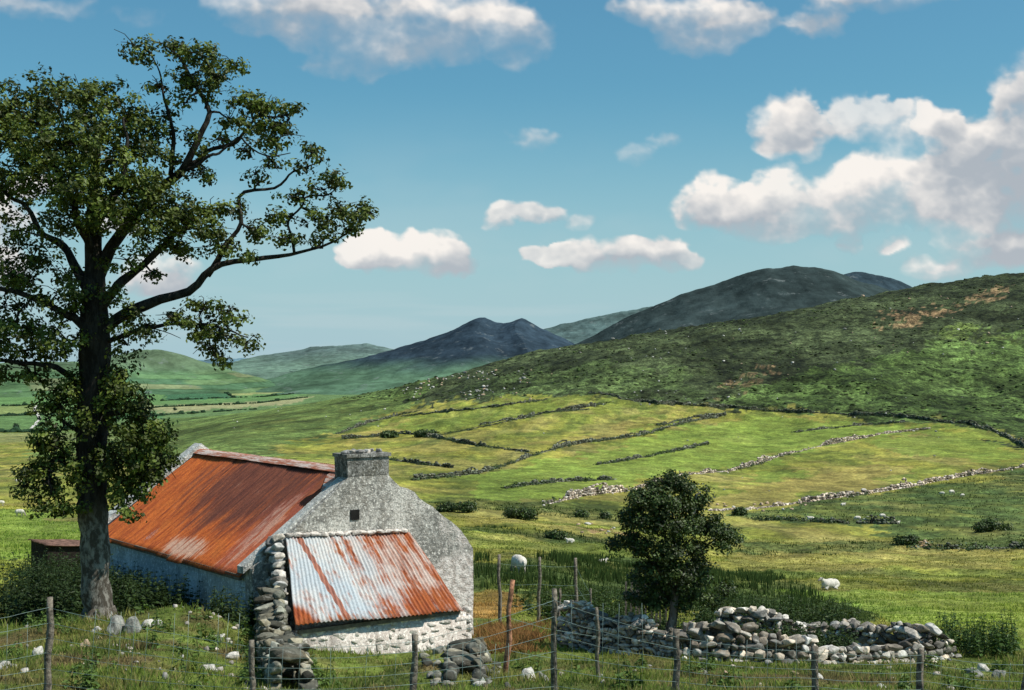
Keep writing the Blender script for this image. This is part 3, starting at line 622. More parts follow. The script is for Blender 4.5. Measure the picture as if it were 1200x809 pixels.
corrug(B, (.02, GT + .06, ZR), (.02, LEN - .02, ZR), (HW + e, GT + .06, ZE - e * sl_), (HW + e, LEN - .02, ZE - e * sl_), 92, .020, 10, .03, 4)
B.build('roof', MAT['rusty_main_roof'], cot)
B = MB()
for k in range(5):
    y0 = GT + .05 + k * (LEN - GT - .1) / 5; y1 = y0 + (LEN - GT - .1) / 5 + .05; dz = .008 * (k % 2)
    V = [];
    for y in (y0, y1):
        for a in (-.24, -.13, -.05, .05, .13, .24): V.append((a, y, ZR + .085 + dz - abs(a) * sl_ * 1.0 - (.03 if abs(a) < .06 else 0)))
    B.add(V, [grid_faces(2, 6)])
B.build('ridge_cap', MAT['painted_ridge'], cot)
B = MB()                                                  # concrete skew along the near gable and the far verge
V = [(-.50, .15, ZR - .29), (-HW - .14, .15, ZE - .06), (-HW - .14, GT + .10, ZE - .06), (-.50, GT + .10, ZR - .29)]
B.add([(x, y, z + dz) for dz in (.02, .16) for x, y, z in V], [[(0,1,2,3)[::-1], (4,5,6,7), (0,1,5,4), (1,2,6,5), (2,3,7,6), (3,0,4,7)]]); B.build('skew_coping', MAT['pale_cement'], cot, smooth=False)
B = MB()
for s_ in (-1, 1):
    V = [(0, LEN - .05, ZR + .02), (s_ * (HW + .17), LEN - .05, ZE - .10), (s_ * (HW + .17), LEN + .40, ZE - .10), (0, LEN + .40, ZR + .02)]
    B.add([(x, y, z + dz) for dz in (.0, .14) for x, y, z in V], [[(0,1,2,3), (4,5,6,7), (0,1,5,4), (1,2,6,5), (2,3,7,6), (3,0,4,7)]])
B.build('far_verge', MAT['pale_cement'], cot, smooth=False)
B = MB(); B.box((-HW - .10, GT + .1, ZE - .22), (-HW - .04, LEN, ZE - .10)); B.build('eaves_board', MAT['old_timber'], cot, smooth=False)
# chimney: rough block with a coping and rubble on top
B = MB(); cw_, cd = .53, .58; CH = ZR + .32
outl = wob((-cw_, ZR - .75), (cw_, ZR - .75), 3, 0, 8) + wob((cw_, ZR - .75), (cw_ - .02, CH), 8, .03, 9) + wob((cw_ - .02, CH), (-cw_, CH), 4, .01, 10) + wob((-cw_, CH), (-cw_, ZR - .75), 6, .02, 11)
prism(B, outl, .006, cd); ch = B.build('chimney', MAT['chimney_render'], cot, smooth=False)
B = MB(); B.box((-cw_ - .03, -.035, CH - .02), (cw_ + .025, cd + .03, CH + .055)); B.build('coping', MAT['chimney_render'], ch, smooth=False)
B = MB()
for k in range(12): stone(B, (R.uniform(-.45, .45), R.uniform(.02, .48), CH + .09), (R.uniform(.12, .3), R.uniform(.12, .25), R.uniform(.05, .11)), R.uniform(0, 6), .2, R.uniform(.2, .4))
B.build('rubble_top', MAT['stone'], ch)
B = MB(); B.box((-.46, -.022, ZR - 1.05), (-.24, .03, ZR - .83)); B.build('vent_hole', MAT['dark_hole'], cot, smooth=False)
B = MB(); V = [(-.95, cd * .2, ZR - .35), (-.2, cd + .05, ZR - .02), (-.2, cd + .6, ZR + .05), (-.5, cd + .5, ZR - .18)]
B.add([(x, y, ZR + x * sl_ + .055) for x, y in ((-.56, GT + .11), (-.10, cd + .62), (-.30, cd + .75), (-1.05, GT + .12))], [[(0, 1, 2, 3)]]); f_ = B.build('flashing', MAT['painted_ridge'], cot)
# ------------------------------------------------------------------ lean-to on the gable
LD = 2.0
lean = tag(empty('lean_to', (AX, AY, GZ0), RZ), 'small lean-to with streaked grey and rust corrugated roof against the cottage gable', 'lean-to')
B = MB(); TL = (-2.02, -.03, 2.62); TR = (1.02, -.03, 2.50); BL = (-2.88, -LD - .14, 1.21); BR = (1.06, -LD - .14, 1.06)
corrug(B, TL, TR, BL, BR, 40, .017, 14, .03, 9); B.build('roof', MAT['rusty_lean_roof'], lean)
B = MB()
for s in np.arange(-1.95, 1.0, .20):
    stone(B, (s, -.07, 2.62 - (s + 2) * .04 + .03), (.26, .14, .10), 0, .2, R.uniform(.45, .65))
B.build('flashing_stones', MAT['white_wash'], lean)
# front wall: white-washed rubble with a mortar core
B = MB(); B.box((-2.80, -LD + .012, -.8), (1.22, -LD + .42, .97)); B.box((.98, -LD + .422, -.6), (1.34, 0.0, 1.0)); B.box((-2.6, -1.6, .97), (.9, -1.56, 1.15))
z = -.45
while z < .92:
    h = R.uniform(.11, .19) if z > .1 else R.uniform(.18, .26); s = -2.85 + R.uniform(0, .1)
    while s < 1.2:
        l = R.uniform(.16, .42)
        stone(B, (s + l / 2, -LD + .085, z + h / 2), (l * 1.10, .19, h * 1.16), R.uniform(-.06, .06), .1, 1.0); s += l
    z += h
z = -.25
while z < .92:
    h = R.uniform(.12, .2); s = -LD
    while s < -.1:
        l = R.uniform(.2, .42); stone(B, (1.30, s + l / 2, z + h / 2), (.2, l, h * 1.1), R.uniform(-.1, .1), .1, 1.0); s += l
    z += h
B.build('front_wall', MAT['white_wash'], lean)
B = MB()                                                  # skewed rubble side wall carrying a row of coping stones
n = 9
for k in range(n):
    u = k / (n - 1); x = -2.16 + (-3.02 + 2.16) * u; y = -.05 - (LD) * u; top = 2.62 + (1.24 - 2.62) * u
    zz = -.4
    while zz < top - .12:
        h = R.uniform(.16, .3); stone(B, (x - .12 + R.uniform(-.04, .04), y + R.uniform(-.05, .05), zz + h / 2), (.42, R.uniform(.28, .42), h * 1.15), R.uniform(-.4, .4), .2); zz += h * .92
B.build('side_wall', MAT['stone'], lean)
B = MB()
for k in range(8):
    u = (k + .4) / 9; x = -2.13 + (-3.0 + 2.13) * u; y = -.05 - (LD) * u; top = 2.68 + (1.30 - 2.68) * u
    stone(B, (x - .10, y, top), (.30, R.uniform(.22, .3), R.uniform(.13, .2)), R.uniform(-.3, .3), .3, R.uniform(.42, .62), True, (1.03, 1, .95))
B.build('coping_stones', MAT['stone'], lean)
B = MB(); B.box((-2.75, -LD - .03, .965), (1.05, -LD + .04, 1.04), M=Matrix.Rotation(-.0, 4, 'Y')); B.build('eaves_board', MAT['old_timber'], lean, smooth=False)

# dark outbuilding beyond the big tree
p0 = W(86, 655, 44); z0 = tz1(p0[0], 44) - .1
shed = tag(empty('outbuilding', (p0[0], 44, z0), math.radians(36)), 'dark low outbuilding with a dull brown sheet roof left of the big tree', 'outbuilding')
B = MB(); prism(B, [(-.8, -.4), (.8, -.4), (.8, .95), (-.8, 1.15)], 0, 1.6); B.build('wall', MAT['dark_shed'], shed, smooth=False)
B = MB(); corrug(B, (.9, -.1, 1.0), (.9, 1.7, 1.0), (-.9, -.1, 1.22), (-.9, 1.7, 1.22), 22, .018, 6, .03, 12); B.build('roof', MAT['dark_sheet'], shed)

# ------------------------------------------------------------------ leaves and wood
def leafmat(name, trans=.25, gloss=.35):
    m, nt = newmat(name); t = NT(nt); c = t.attr()
    b = t.n('ShaderNodeBsdfPrincipled', {'Base Color': c, 'Roughness': .5, 'Specular IOR Level': gloss})
    tr = t.n('ShaderNodeBsdfTranslucent', {'Color': t.mix(1.0, c, (1.5, 1.35, .5), 'MULTIPLY')})
    mx = t.n('ShaderNodeMixShader', {0: trans, 1: b.outputs[0], 2: tr.outputs[0]})
    nt.links.new(mx.outputs[0], t.n('ShaderNodeOutputMaterial').inputs[0]); MAT[name] = m
leafmat('alder_leaf', .12, .22); leafmat('hedge_leaf', .15, .3); leafmat('herb_leaf', .22, .15)
m, nt = newmat('bark'); t = NT(nt); v = t.pos(); mp = t.mapping(v, (6, 6, 1.6)); n1 = t.noise(mp, 1.5, 7, .7); n2 = t.noise(v, 5, 5, .7)
c = t.mix(t.mapr(n1, .4, .6), (.055, .045, .035), (.20, .18, .15)); c = t.mix(t.math('MULTIPLY', t.mapr(n2, .52, .62), .7), c, (.40, .39, .34))
t.out(c, .95, t.bump(n1, 1, .05), .1); MAT['bark'] = m
m, nt = newmat('shade_tinted_bark'); t = NT(nt); v = t.pos(); mp = t.mapping(v, (6, 6, 1.6)); n1 = t.noise(mp, 1.5, 7, .7); n2 = t.noise(t.mapping(v, (9, 9, 5)), 1, 6, .7)
c = t.mix(t.mapr(n1, .4, .6), (.018, .016, .014), (.050, .044, .037))  # upper trunk and limbs coloured dark for shade; lower trunk keeps its lichen
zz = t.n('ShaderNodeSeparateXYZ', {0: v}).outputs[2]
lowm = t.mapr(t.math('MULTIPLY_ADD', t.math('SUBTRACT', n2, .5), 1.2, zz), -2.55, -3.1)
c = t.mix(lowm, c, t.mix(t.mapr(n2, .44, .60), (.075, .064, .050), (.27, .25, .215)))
t.out(c, .95, t.bump(n1, 1, .05), .1); MAT['shade_tinted_bark'] = m
def leaves(mb, C, Nrm, size, col, rg, asp=.7):
    n = len(C); Nrm = Nrm / (np.linalg.norm(Nrm, axis=1)[:, None] + 1e-9)
    a = np.cross(Nrm, rg.normal(size=(n, 3))); a /= np.linalg.norm(a, axis=1)[:, None] + 1e-9; b = np.cross(Nrm, a)
    s = (size * rg.uniform(.65, 1.25, n))[:, None]; w_ = s * asp
    V = np.stack([C - a * s, C + b * w_ * .9 - a * s * .1 + Nrm * s * .16, C + a * s, C - b * w_ * .9 - a * s * .1 + Nrm * s * .16], 1).reshape(-1, 3)
    i = np.arange(n)[:, None] * 4
    mb.add(V, [np.concatenate([i, i + 1, i + 2], 1), np.concatenate([i, i + 2, i + 3], 1)], np.repeat(col, 4, 0))
def crown(mb, blobs, dens, twig_r, per, size, base, rg, up=.55, hi=(1.5, 1.45, .9)):
    """blobs: (x,y,z, rx,ry,rz, density)"""
    tw = []
    for bx, by, bz, rx, ry, rz, dn in blobs:
        n = max(4, int(dens * dn * rx * rz * (ry / max(rx, rz)) ** .5))
        d = rg.normal(size=(n, 3)); d /= np.linalg.norm(d, axis=1)[:, None]; r = rg.uniform(0, 1, n) ** .42 * rg.uniform(.85, 1.22, n)
        c = np.array([bx, by, bz]) + d * r[:, None] * np.array([rx, ry, rz])
        k = int(per)
        cc = np.repeat(c, k, 0); dd = np.repeat(d, k, 0); m = len(cc)
        off = np.clip(rg.normal(size=(m, 3)), -1.9, 1.9) * twig_r * np.array([1, 1, .75])
        P = cc + off; N = .55 * dd + .35 * off / twig_r + np.array([0, 0, up]) + .55 * rg.normal(size=(m, 3))
        v = np.repeat(rg.uniform(.35, 1.7, n), k) * rg.uniform(.75, 1.25, m)
        yel = (np.repeat(rg.uniform(0, 1, n), k) * .6 + rg.uniform(0, 1, m) * .4)[:, None]
        colr = np.array(base) * v[:, None] * (1 - .5 * yel + .5 * yel * np.array(hi))
        leaves(mb, P, N, np.full(m, size), colr, rg); tw.append(c)
    return tw
def limb(mb, pts, r0, r1, n=14, sides=8, wig=0, seed=0, col=(1, 1, 1)):
    P = curve_pts(pts, n); u = np.linspace(0, 1, n)
    if wig: P = P + wig * np.stack([vn(u * 6 + seed, u * 0 + 1, 3), vn(u * 6 + seed, u * 0 + 7, 3), vn(u * 6 + seed, u * 0 + 4, 3)], 1) * np.minimum(1, u * 4)[:, None]
    mb.tube(P, r0 + (r1 - r0) * u ** .85, sides, col, .18, seed); return P

TD = 27.0
tb = W(118, 742, TD)
alder = tag(empty('alder_tree', (tb[0], TD, tz1(tb[0], TD))), 'tall dark broadleaf tree with a bare lichened lower trunk beside the cottage', 'tree')
inv = np.array(alder.location)
def L(px, py, dy=0.): return W(px, py, TD) * ((TD + dy) / TD) - inv
wood = MB(); rg = np.random.default_rng(5)
P = curve_pts([L(119, 760), L(117, 730), L(113, 690), L(111, 640), L(108, 590), L(108, 520), L(110, 450), L(111, 385), L(111, 330, .1), L(109, 260, .15), L(111, 200, .1), L(118, 145, 0)], 60)
rad = np.interp(np.linspace(0, 1, 60), [0, .04, .09, .2, .3, .55, .62, .72, .85, 1], [.48, .36, .29, .26, .27, .30, .29, .20, .11, .03])
wood.tube(P, rad, 16, (1, 1, 1), .16, 3)
for a in range(6):                                       # root flares
    an = a * 1.05 + .3; e_ = np.array([math.cos(an), math.sin(an), 0]); b0 = L(117, 722)
    wood.tube([b0 + e_ * .12 + np.array([0, 0, .10]), b0 + e_ * .30 + np.array([0, 0, -.22]), b0 + e_ * .55 + np.array([0, 0, -.55])], [.17, .13, .07], 8, (1, 1, 1), .2, a)
BR_ = [ # limb points (px, py, depth offset), start radius, end radius
 ([(116,395,0),(140,372,.0),(180,354,-.1),(217,344,-.2),(243,323,-.3),(270,309,-.3),(305,300,-.3),(345,297,-.2),(390,285,-.1),(425,262,0)], .125, .012),
 ([(243,323,-.3),(262,290,-.2),(285,262,-.1),(283,228,0),(322,220,.1),(345,202,.1),(370,192,.1)], .06, .012),
 ([(345,297,-.2),(342,262,0),(355,238,0),(385,225,0),(400,212,0)], .03, .01),
 ([(114,372,0),(140,330,-.2),(172,305,-.3),(200,282,-.4),(222,262,-.3),(240,235,-.2)], .11, .015),
 ([(112,330,.1),(135,285,.2),(165,240,.2),(195,210,.1),(215,194,0),(235,155,0),(241,128,0),(228,100,0),(215,72,0),(195,58,0)], .13, .014),
 ([(215,194,0),(240,183,.1),(270,168,.1),(290,150,.2),(310,138,.2),(345,130,.2)], .06, .012),
 ([(200,206,.1),(205,160,.2),(196,125,.2),(190,95,.2),(180,66,.2)], .05, .01),
 ([(241,128,0),(252,95,0),(262,82,0),(285,78,0)], .03, .008),
 ([(215,200,0),(240,190,-.2),(262,178,-.2),(275,160,-.2),(300,180,-.1),(335,178,-.1)], .04, .01),
 ([(108,395,0),(85,372,-.2),(55,358,-.3),(20,346,-.3),(-25,338,-.2),(-70,320,0)], .10, .02),
 ([(109,350,0),(80,305,.4),(50,270,.6),(20,235,.7),(-20,190,.6)], .10, .02),
 ([(110,300,.1),(85,240,-.4),(60,190,-.6),(40,140,-.6)], .10, .02),
 ([(110,270,.1),(140,220,-.6),(150,180,-.7),(150,140,-.7)], .09, .02),
 ([(98,470,0),(80,440,-.2),(50,425,-.3),(15,425,-.4),(-30,435,-.4)], .08, .02),
 ([(118,400,0),(160,392,-.3),(200,382,-.4),(235,378,-.5),(265,385,-.5),(290,400,-.5)], .05, .01),
 ([(235,378,-.5),(245,400,-.5),(258,418,-.5)], .02, .006),
 ([(110,500,0),(145,478,-.5),(165,490,-.6)], .06, .015),
 ([(110,560,0),(145,540,-.4),(175,535,-.5)], .05, .015),
 ([(104,560,0),(75,545,-.4),(45,552,-.5)], .05, .012),
 ([(104,520,0),(75,490,-.3),(60,475,-.3)], .05, .012),
]
allP = [P]
for k, (pts, a, b) in enumerate(BR_): allP.append(limb(wood, [L(*q_) for q_ in pts], a, b, 22, 8, .10, k * 3.7))
skel = np.concatenate(allP[1:])
BL_ = [ # px, py, rx, ry, density, depth offset
 (10,125,55,34,1,0),(60,120,48,32,1,.2),(105,125,50,36,1,0),(150,145,40,34,1,-.3),(-40,140,60,50,1,0),(20,170,60,40,1,-.5),(80,170,60,42,1.1,-.9),(140,190,55,40,1,-.6),
 (182,160,28,28,.7,.2),(60,215,60,36,1,-.8),(0,220,55,34,.8,.5),(120,232,58,32,1.1,-1.0),(175,225,42,34,1,-.6),(210,250,45,24,1,-.6),(165,262,46,24,1,-.8),(235,268,42,18,1,-.5),
 (90,262,46,22,.7,-.6),(20,270,45,24,.55,-.4),(40,300,42,20,.6,.6),(80,325,40,22,.6,.5),(150,305,34,18,.5,-.4),(15,325,40,22,.6,-.4),(-40,300,50,40,.7,0),(60,352,34,16,.5,-.4),
 (165,60,23,15,1,.2),(200,58,26,15,1,0),(238,68,34,18,1,0),(278,78,22,11,.9,0),(258,90,24,12,.8,0),(222,88,26,15,.8,0),(240,108,30,16,.8,0),(186,102,14,14,.6,.2),(196,135,16,14,.5,.2),(215,120,18,14,.6,0),
 (285,118,24,14,.9,.2),(312,125,30,16,1,.2),(340,128,16,11,.9,.2),(300,145,38,18,.9,.2),(335,150,24,12,.8,.1),(268,140,16,14,.6,.1),(320,165,30,11,.7,0),(290,178,18,12,.6,0),(262,165,14,12,.5,0),
 (368,182,16,13,1,.1),(350,195,16,10,.7,.1),(318,190,18,11,.6,0),(300,205,20,10,.5,0),(240,175,12,10,.5,0),(228,160,14,14,.5,0),(205,190,22,14,.6,0),(235,205,26,14,.6,-.1),
 (393,212,20,15,1,0),(372,222,18,10,.8,0),(345,232,22,10,.8,0),(425,250,22,15,1,0),(400,250,24,14,1,0),(410,268,20,10,.9,0),(370,258,26,13,.9,0),(380,280,28,10,.8,-.1),(335,255,24,12,.8,0),
 (335,280,30,10,.8,-.2),(300,270,26,14,.8,-.2),(275,245,24,14,.7,-.1),(260,290,30,12,.8,-.3),(205,290,32,16,.8,-.3),(290,300,18,8,.5,-.3),(185,325,20,12,.4,-.3),(245,250,26,16,.8,-.2),
 (203,372,18,11,.7,-.4),(240,360,22,12,.8,-.5),(270,370,22,12,.8,-.5),(232,385,24,13,.8,-.5),(262,392,24,14,.8,-.5),(288,403,16,9,.8,-.5),(246,410,18,10,.7,-.5),(258,420,12,8,.6,-.5),(175,385,20,12,.6,-.3),
 (150,372,28,18,.6,-.3),(150,405,22,16,.6,-.2),(60,395,34,20,.8,-.3),(20,385,40,20,.8,-.3),(30,412,40,16,.7,-.3),(-20,420,50,30,.7,-.3),(0,440,22,10,.5,-.3),(75,370,26,14,.6,-.3),(5,360,30,14,.5,-.3),
 (140,455,26,16,.7,-.4),(158,480,28,20,1,-.3),(168,508,32,24,1,-.5),(178,540,28,24,1,-.4),(160,535,30,26,1,-.3),(150,575,26,20,.9,-.2),(185,520,22,18,.8,-.3),(165,565,24,14,.8,-.4),
 (78,455,24,16,.8,-.3),(62,478,24,20,.9,-.3),(58,508,24,18,.7,-.3),(68,535,22,18,.8,-.2),(40,552,22,13,.9,-.5),(24,556,14,8,.7,-.5),(58,568,26,15,.8,-.2),(55,590,24,12,.7,-.4),(72,596,20,9,.6,-.2),(148,600,22,9,.5,-.5),
 (85,350,30,20,.7,-.3),(130,345,26,16,.5,-.3),(80,400,26,18,.8,-.4),(40,440,34,12,.6,-.3),(30,330,36,16,.7,.2),(-10,380,40,24,.8,-.2),(140,440,20,18,.7,-.3),(192,545,14,16,.6,-.3),(28,572,14,8,.6,-.4),(185,505,16,12,.6,-.3),(45,520,16,12,.6,-.4),
 (94,470,12,30,.7,-.15),(130,470,13,30,.8,-.15),(93,545,12,36,.7,-.15),(130,545,13,36,.8,-.2),(112,520,20,50,.35,-.4),(112,425,22,20,.5,.5),(112,480,34,40,.6,.6),(112,550,34,40,.6,.6),(95,600,24,10,.4,-.2),
]
s1 = TD / F
blobs = []
for px, py, rx, ry, dn, dy in BL_:
    kx = .84 if px > 170 and py < 330 else (.95 if py > 430 else 1.0); dn *= 1.25 if px > 170 else (1.5 if py > 430 else 1.0); rx *= kx; ry *= kx; c_ = L(px, py, dy); dpt = (max(rx, ry) * .9 + 12) * s1
    blobs.append((c_[0], c_[1], c_[2], rx * s1, min(dpt, 1.1), ry * s1, dn))
    j = np.argmin(np.linalg.norm(skel - c_, axis=1)); a = skel[j]
    if np.linalg.norm(a - c_) > .15:
        mid = (a + c_) / 2 + rg.normal(size=3) * .08; limb(wood, [a, mid, c_], .028, .012, 6, 5, .05, px)
    for _ in range(6):
        d = rg.normal(size=3) * np.array([rx * s1, min(dpt, 1.1), ry * s1]) * .6; limb(wood, [c_, c_ + d * .5 + np.array([0, 0, .04]), c_ + d], .012, .005, 4, 4, .03, py)
wood.build('trunk', MAT['shade_tinted_bark'], alder)
cr = MB(); crown(cr, blobs, 128, .080, 30, .045, (.068, .092, .017), rg)
cr.build('crown', MAT['alder_leaf'], alder, smooth=False)

# small hawthorn behind the stone fold
HD = 30.0
hb = W(785, 745, HD)
haw = tag(empty('hawthorn_tree', (hb[0], HD, tz1(hb[0], HD))), 'small round dark green tree behind the stone fold wall', 'tree')
inv = np.array(haw.location)
def L2(px, py, dy=0.): return W(px, py, HD) * ((HD + dy) / HD) - inv
wood = MB()
limb(wood, [L2(779, 775), L2(784, 745), L2(789, 715), L2(792, 690), L2(790, 650), L2(788, 600)], .135, .03, 16, 10, .04, 2)
for pts in ([(790,690,0),(765,660,-.2),(740,640,-.3)], [(791,680,0),(815,650,.1),(845,630,.2)], [(790,660,0),(770,610,.2),(755,590,.2)], [(790,650,0),(810,600,-.2),(820,575,-.2)], [(784,745,0),(800,738,.0),(812,725,0)]):
    limb(wood, [L2(*q_) for q_ in pts], .05, .012, 10, 6, .05, pts[1][0])
wood.build('trunk', MAT['bark'], haw)
s2 = HD / F; blobs = []
for px, py, rx, ry, dn, dy in [(784,566,16,9,1,0),(768,572,14,9,.9,-.1),(802,570,14,9,.9,.1),(752,584,15,11,1,-.2),(776,590,26,16,1.1,-.3),(806,590,20,14,1,.1),(822,584,9,7,.8,.1),(742,598,11,9,.9,.1),(735,612,9,7,.8,0),
 (760,612,22,14,1,-.4),(790,615,26,16,1.1,-.3),(815,612,18,12,1,.1),(740,628,14,8,.9,0),(724,636,10,6,.8,0),(716,641,6,4,.6,0),(752,642,18,10,.9,-.2),(832,620,16,9,1,.1),(848,624,12,8,.9,.1),(860,628,8,6,.8,.1),(845,638,12,7,.8,0),
 (785,645,28,16,1.1,-.4),(815,642,16,11,.9,0),(760,665,18,10,1,-.2),(790,670,24,14,1.1,-.3),(818,660,14,9,.8,.1),(750,680,12,8,.8,0),(772,686,16,9,.9,.1),(805,685,18,10,1,.1),(824,678,10,8,.8,.1),(790,698,16,6,.8,.25),(760,694,10,6,.7,.2),(815,698,12,6,.7,.2),(786,556,7,5,.7,0),(800,560,6,5,.6,0),(730,604,5,4,.5,0),(828,574,5,4,.5,0),(836,606,7,5,.6,0),(765,706,16,8,.9,.3),(800,708,18,8,.9,.35),(832,704,16,8,.9,.35),(745,700,14,8,.8,.3),(850,690,12,8,.7,.4)]:
    c_ = L2(px, py, dy); blobs.append((c_[0], c_[1], c_[2], rx * s2 * R.uniform(.85, 1.1), .6 * R.uniform(.7, 1.1), ry * s2 * R.uniform(.8, 1.1), dn))
cr = MB(); crown(cr, blobs, 820, .07, 18, .036, (.038, .060, .015), rg, .6)
cr.build('crown', MAT['hedge_leaf'], haw, smooth=False)

# ------------------------------------------------------------------ stone fold and field walls
def px_line(pts): return np.array([((x - 600) / F * d, d) for x, d in pts])
B = MB(); wall_run(B, px_line([(655,31.0),(690,30.4),(735,29.8),(792,29.1)]), lambda u: .85 - .14 * u + .08 * math.sin(u * 13), .5, .17, True, .4, None, (1.30, 1.24, 1.12), .15)
tag(B.build('dry_stone_wall', MAT['stone']), 'dark dry stone wall left of the small tree trunk, front of the fold', 'stone wall', 'walls of the sheepfold')
B = MB(); wall_run(B, px_line([(790,29.0),(850,28.8),(910,28.8),(965,29.3),(1020,29.9),(1085,30.8),(1102,31.4)]), lambda u: .50 - .06 * u + .12 * math.sin(u * 7) + .08 * math.sin(u * 17), .66, .22, True, .7, None, (1.22, 1.15, 1.03), .15, None, .9)
tag(B.build('dry_stone_wall', MAT['stone']), 'tumbled dry stone wall of large pale stones right of the small tree trunk', 'stone wall', 'walls of the sheepfold')
B = MB(); wall_run(B, px_line([(836,34.1),(870,33.9),(905,33.6),(960,33.2),(1010,32.6),(1060,32.0),(1095,31.6)]), lambda u: .78 - .16 * u + .12 * math.sin(u * 11), .45, .24, True, .3, None, (1.15, 1.1, 1.0), .15)
tag(B.build('dry_stone_wall', MAT['stone']), 'rear dry stone wall of the fold, backed by tall dark rushes', 'stone wall', 'walls of the sheepfold')
# ruined wall running from the lean-to towards the road
B = MB(); wall_run(B, px_line([(316,27.2),(318,25.5),(320,23.5),(326,21.3),(334,19.2),(342,17.3)]), lambda u: .85 - .62 * u + .16 * math.sin(u * 9), .55, .21, True, .6, None, (.62, .61, .49), .2, None, 1.2)
tag(B.build('ruined_wall', MAT['stone']), 'mossy ruined stone wall running from the lean-to corner to the foreground', 'stone wall')
B = MB(); wall_run(B, px_line([(556,21.5),(548,20.0),(543,18.4),(545,17.0)]), lambda u: .02 + .20 * math.sin(u * 3.2), .5, .20, True, .6, None, (.5, .5, .42), .15, None, 1.6)
tag(B.build('ruined_wall', MAT['stone']), 'dark rubble remnant of wall below the right corner of the cottage', 'stone wall')
FW = [
 ([(400,515),(448,511),(470,508),(500,511),(556,522),(619,530)], 'far field wall just above the cottage chimney running to the right', 1.0),
 ([(500,513),(548,504),(585,496),(637,485),(697,476),(719,470)], 'field wall climbing right to the foot of the dark hill', 1.0),
 ([(395,509),(430,496),(474,485),(507,478)], 'short field wall climbing towards the rocky end of the hill', .9),
 ([(485,563),(556,556),(593,545),(630,532),(667,522),(715,515),(748,511),(800,496),(850,487)], 'long field wall across the middle of the pastures', 1.1),
 ([(689,461),(715,463),(734,469),(771,474),(800,475),(856,478),(896,482),(956,484),(1008,487),(1060,489),(1104,495),(1134,497),(1156,502),(1171,508),(1200,524),(1230,540)], 'dark boundary wall between the pastures and the heath hill', 1.2),
 ([(640,591),(680,582),(740,575),(800,557),(856,552),(889,543),(919,533),(967,522),(1004,515),(1037,508),(1089,503)], 'pale field wall curving up across the pastures behind the small tree', 1.0),
 ([(830,599),(893,596),(948,588),(1008,580),(1060,572),(1115,561),(1171,552),(1230,542)], 'nearest field wall, stony, above the dark rushy pasture', 1.0),
 ([(880,608),(930,610),(985,613),(1050,614)], 'low broken wall along the foot of the rushy pasture', .6),
 ([(1065,641),(1110,643),(1160,643),(1230,641)], 'low tumbled wall at the right edge below the rushes', .6),
 ([(560,499),(600,491),(640,484),(690,480)], 'thin terrace wall between the two upper pastures', .7),
 ([(470,488),(520,483),(580,477),(640,468)], 'thin wall along the foot of the stony left end of the hill', .7),
 ([(700,545),(760,535),(830,520)], 'faint terrace wall in the lush middle pasture', .5),
 ([(420,533),(470,541),(530,549)], 'thin broken wall just right of the chimney top', .6),
 ([(590,572),(650,565),(720,562)], 'broken wall stub below the long field wall', .6),
 ([(770,499),(810,490),(850,485)], 'short thin wall under the boundary wall, left', .6),
 ([(930,507),(1000,499),(1060,495)], 'short thin wall under the boundary wall, right', .6),
 ([(1140,500),(1165,506),(1200,520)], 'short wall at the right corner of the top pasture', .8),
]
m, nt = newmat('far_stone'); t = NT(nt); p = t.pos(); c = t.attr()
f = t.mapr(t.noise(p, 1.2, 4, .65), .35, .65, .5, 1.3); c2 = t.mix(1.0, c, t.n('ShaderNodeCombineColor', {0: f, 1: f, 2: f}).outputs[0], 'MULTIPLY')
t.out(c2, .95, None, .1); MAT['far_stone'] = m
for pts, lab, h in FW:
    Pw = poly_world(pts, 60, 8, False); Pw = curve_pts(Pw, max(4, len(Pw)))
    D = np.linalg.norm(Pw[len(Pw) // 2]); B = MB()
    pale = 'pale' in lab or 'nearest' in lab
    def hh(u, s=len(lab), h=h): return h * float(np.clip(.60 + .8 * vn(np.array([u * 14 + s]), np.array([s * .7]), 9)[0] + .5 * vn(np.array([u * 45 + s]), np.array([s * .7]), 19)[0], .08, 1.3))
    wall_run(B, Pw, hh, .7, .45 if D < 250 else .62, False, .5, None, (1.25, 1.1, .95) if pale else (.42, .46, .36), .2, None, .35)
    wo = tag(B.build('field_wall', MAT['far_stone'], None), lab, 'stone wall', 'dry stone field walls')
    B = MB(); sg_ = np.linalg.norm(np.diff(Pw, axis=0), axis=1); Lc = np.concatenate([[0], np.cumsum(sg_)]); nn_ = int(min(1400, Lc[-1] * (1.1 if pale else 2.2)))
    s_ = NR.uniform(0, Lc[-1], nn_); s_ = s_[vn(s_ / 14., s_ * 0 + len(lab), 23) > (.15 if pale else -.35)]
    x = np.interp(s_, Lc, Pw[:, 0]) + NR.normal(0, .5, len(s_)); y = np.interp(s_, Lc, Pw[:, 1]) + NR.normal(-.5, .6, len(s_)); z = tz(x, y)
    if len(x):
        kq = 22; a = np.repeat(NR.uniform(.35, .95, len(x)), kq); C_ = np.repeat(np.stack([x, y, z], 1), kq, 0); d_ = NR.normal(size=(len(a), 3)) * np.array([.55, .5, .38]) * a[:, None]; d_[:, 2] = np.abs(d_[:, 2])
        leaves(B, C_ + d_, d_ + np.array([0, 0, .3]) + .2 * NR.normal(size=(len(a), 3)), a * .24, np.array([.040, .066, .020]) * np.repeat(NR.uniform(.6, 1.5, (len(x), 1)), kq, 0) * NR.uniform(.7, 1.3, (len(a), 1)), NR, .7)
    if B.n: B.build('overgrowth', MAT['hedge_leaf'], wo, smooth=False)

